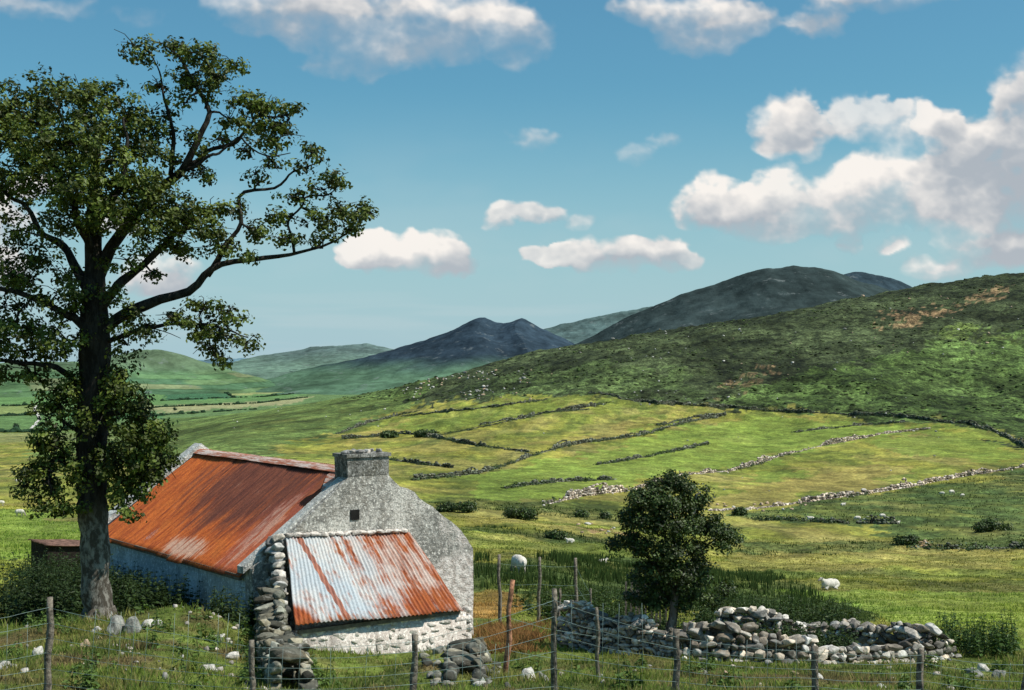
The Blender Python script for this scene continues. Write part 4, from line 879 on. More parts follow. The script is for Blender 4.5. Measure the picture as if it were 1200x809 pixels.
# ------------------------------------------------------------------ boulders
def boulder_mesh(k, n=5):
    V, Fq = stone_template(n, 300 + k, .55, .3); return V, Fq
simple('pale_rock', (.52, .49, .44), scale=5, amt=.35, bumpd=.03); simple('grey_rock', (.24, .235, .21), scale=4, amt=.5, bumpd=.04); simple('tan_rock', (.42, .31, .21), scale=4, amt=.4, bumpd=.03)
bm_cache = {}
def boulder(loc, size, mat, label, group, rz=None, n=5, k=None):
    k = R.randrange(8) if k is None else k; key = (k, mat, n)
    if key not in bm_cache:
        V, Fq = boulder_mesh(k, n); o = mk('boulder', V, [Fq], MAT[mat]); bm_cache[key] = o.data
    else:
        o = bpy.data.objects.new('boulder', bm_cache[key]); COL.objects.link(o)
    o.location = loc; o.scale = size; o.rotation_euler = (R.uniform(-.2, .2), R.uniform(-.2, .2), R.uniform(0, 6) if rz is None else rz)
    return tag(o, label, 'boulder', group)
FR = [ # px, py(base), D, width px, height px, material, label
 (3,732,19,20,16,'pale_rock','white rounded stone on the bank at the left edge of the photo'),
 (46,734,21,16,14,'pale_rock','white stone on the bank right of the leftmost fence post'),
 (113,752,24,14,10,'pale_rock','small white stone at the left foot of the big trunk'),
 (135,770,23,26,32,'grey_rock','tall grey boulder below the big tree trunk'),
 (157,768,23,24,26,'grey_rock','round grey boulder right of the tall one below the tree'),
 (172,752,24,22,12,'pale_rock','white flat stone right of the big trunk, left of a pair'),
 (186,752,24,14,10,'pale_rock','smaller white stone touching the flat one right of the trunk'),
 (98,768,22,16,14,'tan_rock','tan stone in the bank below the trunk on its left'),
 (245,788,20,22,16,'pale_rock','pale stone low on the bank left of the thin post'),
 (256,742,24,14,10,'pale_rock','pale stone near the crest of the bank by the ruined wall'),
 (268,738,24,10,8,'pale_rock','small pale stone at the crest next to the ruined wall'),
 (272,775,22,24,12,'pale_rock','pale slab on the bank beside the ruined wall'),
 (620,800,18,22,24,'pale_rock','upright pale stone in the grass right of the leaning red post'),
 (638,798,18,16,16,'grey_rock','grey stone next to the upright pale one by the leaning post'),
 (562,806,17,16,12,'pale_rock','pale stone at the bottom below the dark rubble'),
 (1140,786,25,24,16,'grey_rock','grey boulder in the grass right of the fold'),
 (1152,780,26,16,12,'pale_rock','pale stone behind the boulder right of the fold'),
 (1168,792,24,20,18,'grey_rock','rightmost grey boulder in the grass near the photo edge'),
 (705,778,22,8,6,'pale_rock','little white stone in the grass in front of the fold'),
 (752,795,19,9,7,'pale_rock','little white stone left of the post under the small tree'),
 (825,790,22,12,8,'grey_rock','small grey stone below the tumbled wall'),
 (850,792,22,12,9,'tan_rock','tan stone below the tumbled wall'),
 (935,786,24,16,10,'tan_rock','tan stone fallen in front of the fold wall'),
 (960,795,22,14,10,'pale_rock','pale fallen stone in front of the fold, right of a post'),
 (14,788,19,16,10,'grey_rock','grey stone low at the left edge below the wire'),
 (1110,800,20,14,8,'pale_rock','pale stone near the fence post at bottom right'),
]
for px, py, D, wp, hp, mt, lab in FR:
    X = (px - 600) / F * D; z = tz1(X, D); s = D / F * 1.02
    boulder((X, D, z + hp * s * .14), (wp * s, wp * s * R.uniform(.7, .95), hp * s * 1.15), mt, lab, 'loose stones in the foreground')
def strew(n, xr, yr, sz, mats, label, group, dmin=300, lump=None):
    for _ in range(n):
        for _t in range(20):
            px = R.uniform(*xr); py = R.uniform(*yr); q_ = at(px, py, dmin)
            if abs(HY - q_[2] / q_[1] * F - py) < 3 and q_[1] < 1300 and (lump is None or vn(np.array([px / lump]), np.array([py / lump * 2]), 77)[0] > .0): break
        else: continue
        s = R.uniform(*sz) * (1 if R.random() < .85 else 1.5) * q_[1] / F
        boulder((q_[0], q_[1], q_[2] + s * .15), (s, s * R.uniform(.6, .9), s * R.uniform(.45, .75)), R.choice(mats), label, group, n=3)
strew(105, (470, 625), (434, 469), (1.6, 4.2), ('pale_rock', 'pale_rock', 'grey_rock', 'tan_rock'), 'weathered boulder on the stony left end of the heath hill', 'boulders on the left end of the hill', 300, 22)
strew(26, (740, 870), (445, 476), (1.2, 3.0), ('pale_rock', 'grey_rock'), 'pale boulder strewn just above the hill boundary wall', 'boulders above the boundary wall')
strew(34, (640, 1000), (385, 440), (1.6, 4.0), ('pale_rock', 'grey_rock', 'tan_rock'), 'pale boulder lying in the dark heather of the hill', 'boulders in the heather', 300)
strew(22, (1000, 1195), (340, 420), (1.8, 4.2), ('pale_rock', 'tan_rock', 'tan_rock'), 'tan boulder by the bare earth scars on the upper hill', 'boulders by the earth scars', 300)
strew(20, (880, 1195), (420, 490), (1.0, 2.6), ('pale_rock', 'grey_rock'), 'pale boulder on the green bracken slope at right', 'boulders on the bracken slope', 300)
strew(16, (260, 470), (478, 512), (1.2, 2.4), ('pale_rock',), 'white stone dotted on the rough green flank beyond the cottage', 'white stones on the far flank', 250)
strew(20, (560, 1180), (500, 600), (1.5, 4.0), ('pale_rock', 'grey_rock'), 'grey boulder lying loose in the open pastures', 'boulders in the pastures', 90)
strew(16, (840, 960), (590, 600), (3, 7), ('tan_rock', 'tan_rock', 'pale_rock'), 'tan tumbled boulder at the foot of the nearest field wall', 'boulders by the nearest field wall', 90)
strew(9, (1070, 1104), (632, 641), (3, 6), ('tan_rock', 'pale_rock'), 'tan boulder in the heap at the end of the low right-hand wall', 'boulder heap at the right', 90)
strew(10, (676, 732), (614, 626), (3, 6), ('tan_rock', 'pale_rock'), 'tan stone on the bare patch left of the small tree', 'stones on the bare patch', 90)

B = MB()
for _ in range(130):
    if R.random() < .6: px = R.uniform(-20, 310); D = R.uniform(16, 26.5)
    else: px = R.uniform(560, 1180); D = R.uniform(17, 28)
    x = (px - 600) / F * D
    if vn(np.array([x / 1.1]), np.array([D / 1.3]), 33)[0] < -.1: continue
    a = R.uniform(.05, .16); stone(B, (x, D, tz1(x, D) + a * .12), (a, a * R.uniform(.6, 1), a * R.uniform(.4, .8)), R.uniform(0, 6), .5, R.uniform(.2, .5), False, (1.05, 1, .93))
tag(B.build('rubble', MAT['stone']), 'small loose stones scattered over the foreground bank', 'stones', kind='stuff')

# ------------------------------------------------------------------ bushes
def bush(px, py, w_, h_, lab, cat='bush', name='gorse_bush', dmin=60, base=(.042, .068, .020), group='bushes in the fields', D=None, size=None):
    q_ = at(px, py, dmin) if D is None else np.array([(px - 600) / F * D, D, tz1((px - 600) / F * D, D)])
    s = q_[1] / F; o = tag(empty(name, tuple(q_)), lab, cat, group); wd = MB()
    for _ in range(6):
        a = R.uniform(0, 6.28); wd.tube([(0, 0, -.1), (math.cos(a) * w_ * s * .15, math.sin(a) * w_ * s * .15, h_ * s * .4), (math.cos(a) * w_ * s * .32, math.sin(a) * w_ * s * .3, h_ * s * .75)], [.04, .03, .012], 5)
    wd.build('stem', MAT['bark'], o)
    bl = []
    for k in range(max(3, int(w_ / max(h_, 3) * 3))):
        x = R.uniform(-.38, .38) * w_ * s; bl.append((x, R.uniform(-.2, .2) * w_ * s, h_ * s * R.uniform(.3, .62), h_ * s * .5, h_ * s * .5, h_ * s * .36, 1))
    c_ = MB(); sz = (1.5 * s if size is None else size); crown(c_, bl, 26 / max(h_ * s * .5, .2) ** 2 * 1.6, sz * 1.6, 10, sz, base, rg)
    c_.build('crown', MAT['hedge_leaf'], o, smooth=False)
for a in [(520,600,22,11,'low dark bush nearest the right gable slope'),(543,601,30,13,'wide dark bush right of the gable slope'),(608,608,44,13,'widest dark bush in the field strip right of the chimney'),(652,632,20,10,'small dark bush below the field strip left of the bare patch'),(708,608,9,7,'tiny bush above the bare patch'),(680,606,12,6,'flat bush between the field strip and the small tree'),
          (870,604,16,8,'low bush under the nearest field wall right of the small tree'),(1062,638,28,10,'dark bush left of the tan boulder heap'),(1160,622,44,14,'broad dark bush among the rushes at the right'),
          (500,512,26,6,'dark bush on the far field wall above the chimney'),(455,513,20,6,'dark bush on the far wall above the chimney top'),]: bush(*a)

# tall weeds: nettles, docks, rushes, grass -> masses nobody could count
def herb_mesh(name, spots, hr, lab, base, leaf=.06, layers=9, mat='herb_leaf'):
    mb = MB(); rg2 = np.random.default_rng(len(spots) + 3)
    zs_ = tz(np.array([q[0] for q in spots]), np.array([q[1] for q in spots]))
    for (x, y), z in zip(spots, zs_):
        h = R.uniform(*hr); lean_ = np.array([R.gauss(0, .12), R.gauss(0, .12), 1.]) * h
        tip = np.array([x, y, z]) + lean_
        mb.tube([(x, y, z - .05), tuple(tip)], [.009, .004], 4, np.array(base) * .8)
        k = layers; u = np.repeat(np.linspace(.15, 1, k), 4); n = len(u); an = rg2.uniform(0, 6.28, n)
        rr = (leaf * (1.6 - u * 1.1)); d = np.stack([np.cos(an), np.sin(an), np.zeros(n)], 1)
        C = np.array([x, y, z]) + lean_ * u[:, None] + d * rr[:, None]
        leaves(mb, C, d * .4 + np.array([0, 0, .9]) + .3 * rg2.normal(size=(n, 3)), rr * .95, np.array(base) * rg2.uniform(.6, 1.5, (n, 1)), rg2, .5)
    return tag(mb.build(name, MAT[mat], smooth=False), lab, 'weeds', kind='stuff')
def loc2w(s, tt): return (AX + math.cos(RZ) * s - math.sin(RZ) * tt, AY + math.sin(RZ) * s + math.cos(RZ) * tt)
sp_ = [loc2w(-HW - R.uniform(.15, 1.6) ** 1.0, R.uniform(2.4, 9.2)) for _ in range(520)]
herb_mesh('nettles', sp_, (.5, 1.15), 'dark nettle bed along the shaded long wall of the cottage', (.035, .060, .018), .075)
sp_ = [((R.gauss(58, 28) - 600) / F * d, d) for d in [R.uniform(29, 34.5) for _ in range(330)]]
herb_mesh('nettles', sp_, (.6, 1.45), 'tall dark weeds left of the big tree trunk', (.032, .055, .018), .07)
sp_ = [loc2w(-3.3 + R.gauss(0, .3), -.2 + R.gauss(0, .5)) for _ in range(60)]
herb_mesh('nettles', sp_, (.4, .9), 'weeds in the corner between cottage eaves and lean-to side wall', (.04, .065, .02), .065)
sp_ = [((R.uniform(1090, 1190) - 600) / F * d, d) for d in [R.uniform(31, 34.5) for _ in range(110)]]
herb_mesh('nettles', sp_, (.35, 1.0), 'green docks and nettles right of the stone fold', (.05, .09, .022), .065)
sp_ = [((R.uniform(690, 800) - 600) / F * d, d) for d in [R.uniform(31, 34) for _ in range(150)]]
herb_mesh('nettles', sp_, (.4, .8), 'dark weeds inside the fold under the small tree', (.032, .058, .018), .06)

sp_ = []
for _ in range(42):
    d0 = R.uniform(16.5, 27); x0 = (R.choice((R.uniform(-20, 300), R.uniform(560, 1190))) - 600) / F * d0
    sp_ += [(x0 + R.gauss(0, .16), d0 + R.gauss(0, .16)) for _ in range(R.randint(2, 6))]
for k_ in range(70):
    u_ = R.uniform(0, 1); d0 = 27 - 9.5 * u_; sp_.append(((316 + 24 * u_ - 600) / F * d0 + R.choice((-1, 1)) * R.uniform(.3, .6), d0))
herb_mesh('docks', sp_, (.10, .34), 'low docks and thistles scattered in the foreground turf', (.085, .135, .032), .055, 5)
sp_ = [((R.uniform(818, 1000) - 600) / F * d, d) for d in [R.uniform(35.3, 40) for _ in range(560)]]
herb_mesh('bracken', sp_, (.45, 1.15), 'dark rank bracken and rushes spreading right of the small tree behind the fold', (.040, .066, .018), .085, 7)
sp_ = [((R.gauss(690, 32) - 600) / F * d, d) for d in [R.uniform(38, 46) for _ in range(300)]]
herb_mesh('bracken', sp_, (.4, .9), 'dark rank weeds behind the thin fence posts left of the small tree', (.042, .070, .018), .08, 7)
sp_ = [((R.uniform(800, 1000) - 600) / F * d, d) for d in [R.uniform(30.2, 32.6) for _ in range(220)]]
herb_mesh('bracken', sp_, (.35, .75), 'dark weeds growing inside the fold between its two walls', (.034, .058, .017), .07, 7)

m, nt = newmat('grass_blade'); t = NT(nt); c = t.attr()
b = t.n('ShaderNodeBsdfDiffuse', {'Color': c}); tr = t.n('ShaderNodeBsdfTranslucent', {'Color': c}); mx = t.n('ShaderNodeMixShader', {0: .45, 1: b.outputs[0], 2: tr.outputs[0]})
nt.links.new(mx.outputs[0], t.n('ShaderNodeOutputMaterial').inputs[0]); MAT['grass'] = m
def blades(name, X, Y, h, w_, colr, lab, cat, lean_=.35):
    n = len(X); Z = tz(X, Y) - .02; an = NR.uniform(0, 6.28, n); ln = NR.normal(0, lean_, (n, 2)) * h[:, None]
    dx = np.cos(an) * w_; dy = np.sin(an) * w_
    b0 = np.stack([X - dx, Y - dy, Z], 1); b1 = np.stack([X + dx, Y + dy, Z], 1); tp = np.stack([X + ln[:, 0], Y + ln[:, 1], Z + h], 1)
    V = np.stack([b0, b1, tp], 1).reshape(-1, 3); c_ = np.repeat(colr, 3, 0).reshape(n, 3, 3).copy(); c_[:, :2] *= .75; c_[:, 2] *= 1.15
    o = mk(name, V, [np.arange(n * 3).reshape(-1, 3)], MAT['grass'], None, c_.reshape(-1, 3), False)
    return tag(o, lab, cat, kind='stuff')
def hides(X, Y):
    """footprint of the buildings"""
    s = (X - AX) * math.cos(RZ) + (Y - AY) * math.sin(RZ); tt = -(X - AX) * math.sin(RZ) + (Y - AY) * math.cos(RZ)
    return (np.abs(s) < HW + .05) & (tt > -.05) & (tt < LEN + .4) | (s > -2.9) & (s < 1.4) & (tt > -LD) & (tt <= 0)
n = 330000; D = np.exp(NR.uniform(math.log(14.3), math.log(46), n)); px = NR.uniform(-120, 1320, n); X = (px - 600) / F * D; Y = D
k = ~hides(X, Y); clump = fbm(X * 1.4, Y * 1.4, 3, 91); k &= NR.uniform(0, 1, n) < .45 + .9 * sst(-.3, .4, clump); X = X[k]; Y = Y[k]; D = D[k]; clump = clump[k]
cc = tint(X, Y) * NR.uniform(.7, 1.45, (len(X), 1)); st_ = NR.uniform(0, 1, len(X)) < .16; cc[st_] = np.array([.26, .22, .09]) * NR.uniform(.7, 1.2, (st_.sum(), 1))
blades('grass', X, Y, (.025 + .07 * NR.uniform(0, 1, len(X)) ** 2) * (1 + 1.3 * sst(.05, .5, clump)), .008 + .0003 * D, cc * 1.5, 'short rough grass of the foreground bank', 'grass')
n = 150000; D = np.exp(NR.uniform(math.log(46), math.log(170), n)); px = NR.uniform(-100, 1300, n); X = (px - 600) / F * D; Y = D
cc = tint(X, Y) * NR.uniform(.8, 1.35, (n, 1)); clump = fbm(X / 2, Y / 2, 3, 92)
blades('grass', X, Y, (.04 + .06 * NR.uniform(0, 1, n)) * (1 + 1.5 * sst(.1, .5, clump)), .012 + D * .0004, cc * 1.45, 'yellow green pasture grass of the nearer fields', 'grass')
rush_polys = [P_ for n_, P_, c_, a_ in ZW if n_ == 'rush']
XX = []; YY = []; HH = []
for P_ in rush_polys:
    lo = P_.min(0); hi_ = P_.max(0); area = (hi_ - lo).prod(); dm = P_[:, 1].mean(); cnt = int(min(26000, area * (50 if dm < 80 else 3.5)))
    x = NR.uniform(lo[0], hi_[0], cnt); y = NR.uniform(lo[1], hi_[1], cnt); kk = inside(P_, x, y) & (fbm(x / 1.6, y / 2.2, 3, 95) > .02)
    XX.append(x[kk]); YY.append(y[kk])
X = np.concatenate(XX); Y = np.concatenate(YY); n = len(X)
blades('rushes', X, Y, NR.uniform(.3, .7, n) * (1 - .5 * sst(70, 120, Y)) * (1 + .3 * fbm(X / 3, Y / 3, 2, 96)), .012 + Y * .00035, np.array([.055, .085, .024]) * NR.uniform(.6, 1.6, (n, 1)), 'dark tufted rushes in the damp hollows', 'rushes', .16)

n = 5200; D = NR.uniform(29, 36, n); px = NR.normal(603, 24, n); X = (px - 600) / F * D; k = (np.abs(px - 603) < 50) & ~hides(X, D) & (fbm(X * 1.2, D * 1.2, 3, 99) > -.25); X = X[k]; D = D[k]; n = len(X)
blades('dead_bracken', X, D, NR.uniform(.08, .26, n), .018, np.array([.33, .18, .07]) * NR.uniform(.5, 1.4, (n, 1)), 'rusty brown dead bracken right of the cottage gable', 'bracken', .6)
# heather and bracken clumps of the hill
n = 14000; px = NR.uniform(400, 1300, n); D = NR.uniform(420, 1180, n); X = (px - 600) / F * D; Y = D
hp = ZW[0][1]; k = inside(hp, X, Y) & (fbm(X / 22, Y / 40, 4, 97) > -.02); X = X[k]; Y = Y[k]; n = len(X)
V0, F0 = ST_LO[0]; V0 = V0 * 2
sz = NR.uniform(.25, 1.0, n) ** 1.8 * 1.3; Z = tz(X, Y)
an = NR.uniform(0, 6.28, n); ca, sa = np.cos(an), np.sin(an)
Vx = (V0[None, :, 0] * ca[:, None] - V0[None, :, 1] * sa[:, None]) * sz[:, None] + X[:, None]; Vy = (V0[None, :, 0] * sa[:, None] + V0[None, :, 1] * ca[:, None]) * sz[:, None] + Y[:, None]
Vz = V0[None, :, 2] * (sz * NR.uniform(.3, .65, n))[:, None] + Z[:, None]
cc = np.where(NR.uniform(0, 1, (n, 1)) < .5, np.array([[.034, .044, .019]]), np.array([[.058, .088, .027]])) * NR.uniform(.6, 1.5, (n, 1))
o = mk('heather', np.stack([Vx, Vy, Vz], -1).reshape(-1, 3), [(F0[None] + (np.arange(n) * len(V0))[:, None, None]).reshape(-1, 4)], MAT['far_stone'], None, np.repeat(cc, len(V0), 0), True)
tag(o, 'dark heather and bracken tussocks covering the hill', 'heather', kind='stuff')

# ------------------------------------------------------------------ fences
simple('post_wood', (.17, .145, .115), scale=20, amt=.65, bumpd=.015); simple('red_post', (.30, .145, .085), scale=16, amt=.7, bumpd=.015)
simple('wire_metal', (.20, .28, .26), rough=.5, scale=3, amt=.2, spec=.5)
def post(parent, base, top, r, mat='post_wood', seed=0):
    b_ = MB(); a = np.array(base, float); c_ = np.array(top, float); u = np.linspace(0, 1, 9)[:, None]
    Pp = a + (c_ - a) * u + .02 * np.stack([vn(u[:, 0] * 4 + seed, u[:, 0] * 0, 2), vn(u[:, 0] * 4 + seed, u[:, 0] * 0 + 5, 2), u[:, 0] * 0], 1)
    b_.tube(Pp, r * (1.05 - .2 * u[:, 0]), 8, (1, 1, 1), .22, seed); return b_.build('post', MAT[mat], parent)
def wires(parent, posts, hs, vstep=None, r=.0022):
    b_ = MB()
    for h in hs:
        for i in range(len(posts) - 1):
            (a0, a1), (b0, b1) = posts[i], posts[i + 1]; pa = a0 + (a1 - a0) * h; pb = b0 + (b1 - b0) * h; u = np.linspace(0, 1, 9)[:, None]
            q_ = pa + (pb - pa) * u; q_[:, 2] -= .03 * np.sin(u[:, 0] * np.pi) + .008 * vn(u[:, 0] * 5 + i, u[:, 0] + h * 9, 4); b_.tube(q_, r, 4)
    if vstep:
        for i in range(len(posts) - 1):
            (a0, a1), (b0, b1) = posts[i], posts[i + 1]; L_ = np.linalg.norm(b0 - a0); n_ = max(2, int(L_ / vstep))
            for k in range(1, n_):
                if R.random() < .25: continue
                u = (k + R.uniform(-.25, .25)) / n_; lo = a0 + (b0 - a0) * u + (a1 - a0) * hs[0]; hi_ = a0 + (b0 - a0) * u + (a1 - a0) * hs[-1]; s_ = .03 * math.sin(u * math.pi)
                b_.tube([lo - np.array([0, 0, s_]), (lo + hi_) / 2 + np.array([R.gauss(0, .01), 0, -s_]), hi_ - np.array([0, 0, s_])], r * .8, 4)
    return b_.build('wire_netting', MAT['wire_metal'], parent)
def fence(specs, lab, hs, vstep, grp=None, r=.045):
    """specs: px top, py top, D, lean px, radius, material"""
    pp = []
    for px, py, D, ln, rr, mt in specs:
        X = (px - ln - 600) / F * D; z = tz1(X, D); pp.append((np.array([X, D, z - .25]), W(px, py, D), rr, mt))
    o = tag(empty('wire_fence', (pp[len(pp) // 2][0][0], pp[len(pp) // 2][0][1], pp[len(pp) // 2][0][2] + .25)), lab, 'fence', grp); iv = np.array(o.location)
    ps = []
    for k, (a, b, rr, mt) in enumerate(pp):
        po = post(o, a - iv, b - iv, rr, mt, k * 3.1)
        if mt == 'red_post': po['label'] = 'reddish leaning weathered post'
        g0 = a + np.array([0, 0, .25]); ps.append((g0 - iv + np.array([0, -rr, 0]), b - iv + np.array([0, -rr, 0])))
    wires(o, ps, hs, vstep); return o
fence([(-70,722,15.5,4,.045,'post_wood'),(60,700,16.2,8,.045,'post_wood'),(297,750,15.0,3,.035,'post_wood'),(486,744,15.2,2,.04,'post_wood'),(649,690,15.8,0,.036,'post_wood'),(793,738,15.6,1,.045,'post_wood'),(957,757,15.4,4,.042,'post_wood'),(1080,760,15.4,2,.042,'post_wood'),(1203,772,15.2,0,.045,'post_wood'),(1330,775,15.2,0,.045,'post_wood')],
      'sagging sheep wire fence on weathered posts along the bottom of the photo', (.10, .26, .42, .58, .74, .90), .17)
fence([(599,680,18.5,7,.036,'red_post'),(700,712,19.5,0,.03,'post_wood')], 'leaning reddish post with a slack wire right of the cottage', (.3, .62), None)
fence([(584,650,36,-3,.045,'post_wood'),(633,653,37,3,.045,'post_wood'),(675,654,38,0,.05,'post_wood'),(692,690,35,0,.03,'post_wood'),(656,690,33,2,.035,'post_wood')], 'short wire fence on thin posts between the cottage and the stone fold', (.3, .6, .88), None)
# hurdle gate leaning by the fold
q0 = np.array([(733 - 600) / F * 32.4, 32.4]); z0 = tz1(*q0)
gt = tag(empty('hurdle', (q0[0], q0[1], z0), .05), 'small wooden hurdle of upright slats behind the fold wall', 'hurdle')
for k in range(9):
    B = MB(); x = k * .115; B.box((x - .022, -.012, .05), (x + .022, .012, 1.36 + R.uniform(-.1, .06)), M=Matrix.Translation((0, 0, 0)) @ Matrix.Rotation(R.uniform(-.05, .05), 4, 'Y')); B.build('slat', MAT['post_wood'], gt, smooth=False)
for zz in (.4, 1.08):
    B = MB(); B.box((-.05, .014, zz), (1.0, .04, zz + .06)); B.build('rail', MAT['post_wood'], gt, smooth=False)

# ------------------------------------------------------------------ sheep
def ell(c, r, n=10):
    th = np.linspace(0, np.pi, n + 1); ph = np.linspace(0, 2 * np.pi, 2 * n, endpoint=False)
    V = np.array([[c[0] + r[0] * np.sin(a) * np.cos(b), c[1] + r[1] * np.sin(a) * np.sin(b), c[2] + r[2] * np.cos(a)] for a in th for b in ph])
    nc = 2 * n; Fq = [(i * nc + j, (i + 1) * nc + j, (i + 1) * nc + (j + 1) % nc, i * nc + (j + 1) % nc) for i in range(n) for j in range(nc)]
    return V, Fq
m, nt = newmat('fleece'); t = NT(nt); v = t.obj(); c = t.attr(); f = t.mapr(t.noise(v, 14, 5, .65), .3, .7, .72, 1.15)
c2 = t.mix(1.0, c, t.n('ShaderNodeCombineColor', {0: f, 1: f, 2: f}).outputs[0], 'MULTIPLY'); t.out(c2, 1, t.bump(t.noise(v, 20, 5, .7), .9, .03), 0); MAT['fleece'] = m
def sheep_mesh(pose):
    b_ = MB(); zb = .58 if pose != 'lie' else .30
    for c_, r_ in (((0, 0, zb), (.46, .24, .25)), ((.24, 0, zb + .01), (.26, .23, .25)), ((-.26, 0, zb - .01), (.25, .245, .26)), ((0, 0, zb + .08), (.36, .2, .2))): b_.add(*[ell(c_, r_)[0], [ell(c_, r_)[1]]])
    if pose == 'graze':
        b_.tube([(.36, 0, zb + .08), (.52, 0, zb - .08), (.62, 0, .28), (.66, 0, .16)], [.15, .12, .085, .07], 10); b_.tube([(.64, 0, .22), (.72, .0, .10), (.74, 0, .05)], [.075, .06, .04], 10); hd = (.63, .24)
    elif pose == 'lie':
        b_.tube([(.34, 0, zb + .1), (.48, 0, zb + .22), (.56, 0, zb + .28)], [.15, .11, .085], 10); b_.tube([(.53, 0, zb + .29), (.66, 0, zb + .22), (.73, 0, zb + .17)], [.085, .065, .042], 10); hd = (.53, zb + .33)
    else:
        b_.tube([(.36, 0, zb + .08), (.50, 0, zb + .22), (.56, 0, zb + .33)], [.15, .11, .085], 10); b_.tube([(.54, 0, zb + .34), (.67, 0, zb + .28), (.74, 0, zb + .23)], [.085, .065, .042], 10); hd = (.53, zb + .39)
    for s_ in (-1, 1): b_.tube([(hd[0], s_ * .05, hd[1]), (hd[0] - .01, s_ * .12, hd[1] + .0), (hd[0] - .02, s_ * .17, hd[1] - .03)], [.03, .03, .015], 8)
    if pose == 'lie':
        for s_ in (-1, 1):
            b_.tube([(.25, s_ * .15, .16), (.40, s_ * .18, .09), (.28, s_ * .2, .05)], [.08, .05, .035], 8); b_.tube([(-.3, s_ * .16, .2), (-.12, s_ * .25, .10), (-.30, s_ * .27, .05)], [.11, .07, .035], 8)
    else:
        for s_ in (-1, 1):
            b_.tube([(.27, s_ * .12, .48), (.28, s_ * .12, .28), (.26, s_ * .12, .12), (.28, s_ * .12, 0)], [.085, .05, .032, .036], 8)
            b_.tube([(-.28, s_ * .13, .50), (-.24, s_ * .13, .36), (-.34, s_ * .13, .22), (-.32, s_ * .13, 0)], [.11, .075, .034, .036], 8)
    b_.tube([(-.47, 0, zb + .08), (-.54, 0, zb - .02), (-.54, 0, zb - .16)], [.06, .05, .035], 8)
    o = b_.build('sheep', MAT['fleece'])
    md = o.modifiers.new('r', 'REMESH'); md.mode = 'VOXEL'; md.voxel_size = .022; md.use_smooth_shade = True
    md = o.modifiers.new('s', 'SMOOTH'); md.iterations = 3; md.factor = .5
    me = bpy.data.meshes.new_from_object(o.evaluated_get(bpy.context.evaluated_depsgraph_get())); bpy.data.objects.remove(o)
    V = np.zeros(len(me.vertices) * 3, np.float32); me.vertices.foreach_get('co', V); V = V.reshape(-1, 3)
    face = sst(.55, .62, V[:, 0] + 0 * V[:, 2]); legs = sst(.36, .28, V[:, 2]) * (pose != 'lie') * (np.abs(V[:, 0]) < .5); k = np.clip(face + legs * .6, 0, 1)[:, None]
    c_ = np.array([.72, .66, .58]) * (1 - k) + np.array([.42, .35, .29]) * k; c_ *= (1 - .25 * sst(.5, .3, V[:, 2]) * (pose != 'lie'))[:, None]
    for a in list(me.color_attributes): me.color_attributes.remove(a)
    at_ = me.color_attributes.new('Col', 'FLOAT_COLOR', 'POINT'); at_.data.foreach_set('color', np.concatenate([c_, np.ones((len(c_), 1))], 1).astype(np.float32).ravel())
    if not me.materials: me.materials.append(MAT['fleece'])
    return me
SM = {p_: sheep_mesh(p_) for p_ in ('graze', 'lie', 'stand')}
SHEEP = [ # px, py feet, pose, heading deg (0 = +x), length px or None, label
 (608,664,'graze',115,'white sheep seen from behind beside the fence right of the cottage',62,1.0),
 (973,712,'lie',200,'white sheep lying at the edge of the rushes behind the fold',74,1.0),
 (668,637,'lie',180,'white sheep lying in the field strip left of the small tree',None,11),
 (1012,578,'graze',0,'sheep on the nearest field wall line above the rushy pasture',None,7),
 (988,593,'lie',10,'sheep just below the nearest field wall, left of centre',None,6.5),
 (950,610,'lie',170,'leftmost sheep on the low broken wall in the rushes',None,9),
 (1005,611,'graze',180,'second sheep from the left along the low broken wall',None,8),
 (1034,608,'graze',10,'third sheep along the low broken wall, right of the other two',None,7.5),
 (1052,614,'lie',10,'smallest sheep at the right end of the low broken wall',None,4),
 (1104,581,'graze',160,'left sheep of the three together in the upper rushy pasture',None,6),
 (1115,580,'graze',20,'middle sheep of the three together in the upper rushy pasture',None,7.5),
 (1128,583,'graze',200,'right sheep of the three together in the upper rushy pasture',None,5.5),
 (706,662,'lie',20,'tiny white lamb in the rushes left of the small tree',None,4),
 (1,594,'graze',180,'white sheep at the very left edge in the sunny field',None,7),
 (21,567,'graze',20,'white sheep high in the field left of the big tree',None,7),
 (23,606,'graze',0,'tan and white sheep in the field left of the dark outbuilding',None,10),
]
for px, py, pose, hd, lab, D, L_ in SHEEP:
    if D is None:
        q_ = at(px, py, 50); sc = 1 if True else 1; want = L_ / F * q_[1]; sc = np.clip(want / 1.15, .6, 1.6)
    else: q_ = np.array([(px - 600) / F * D, D, 0]); q_[2] = tz1(q_[0], D); sc = L_
    o = bpy.data.objects.new('sheep', SM[pose]); COL.objects.link(o); o.location = tuple(q_); o.location.z += (.04 if D is None else .0); o.rotation_euler = (0, 0, math.radians(hd)); o.scale = (sc, sc, sc); tag(o, lab, 'sheep', 'sheep grazing the hillside pastures')

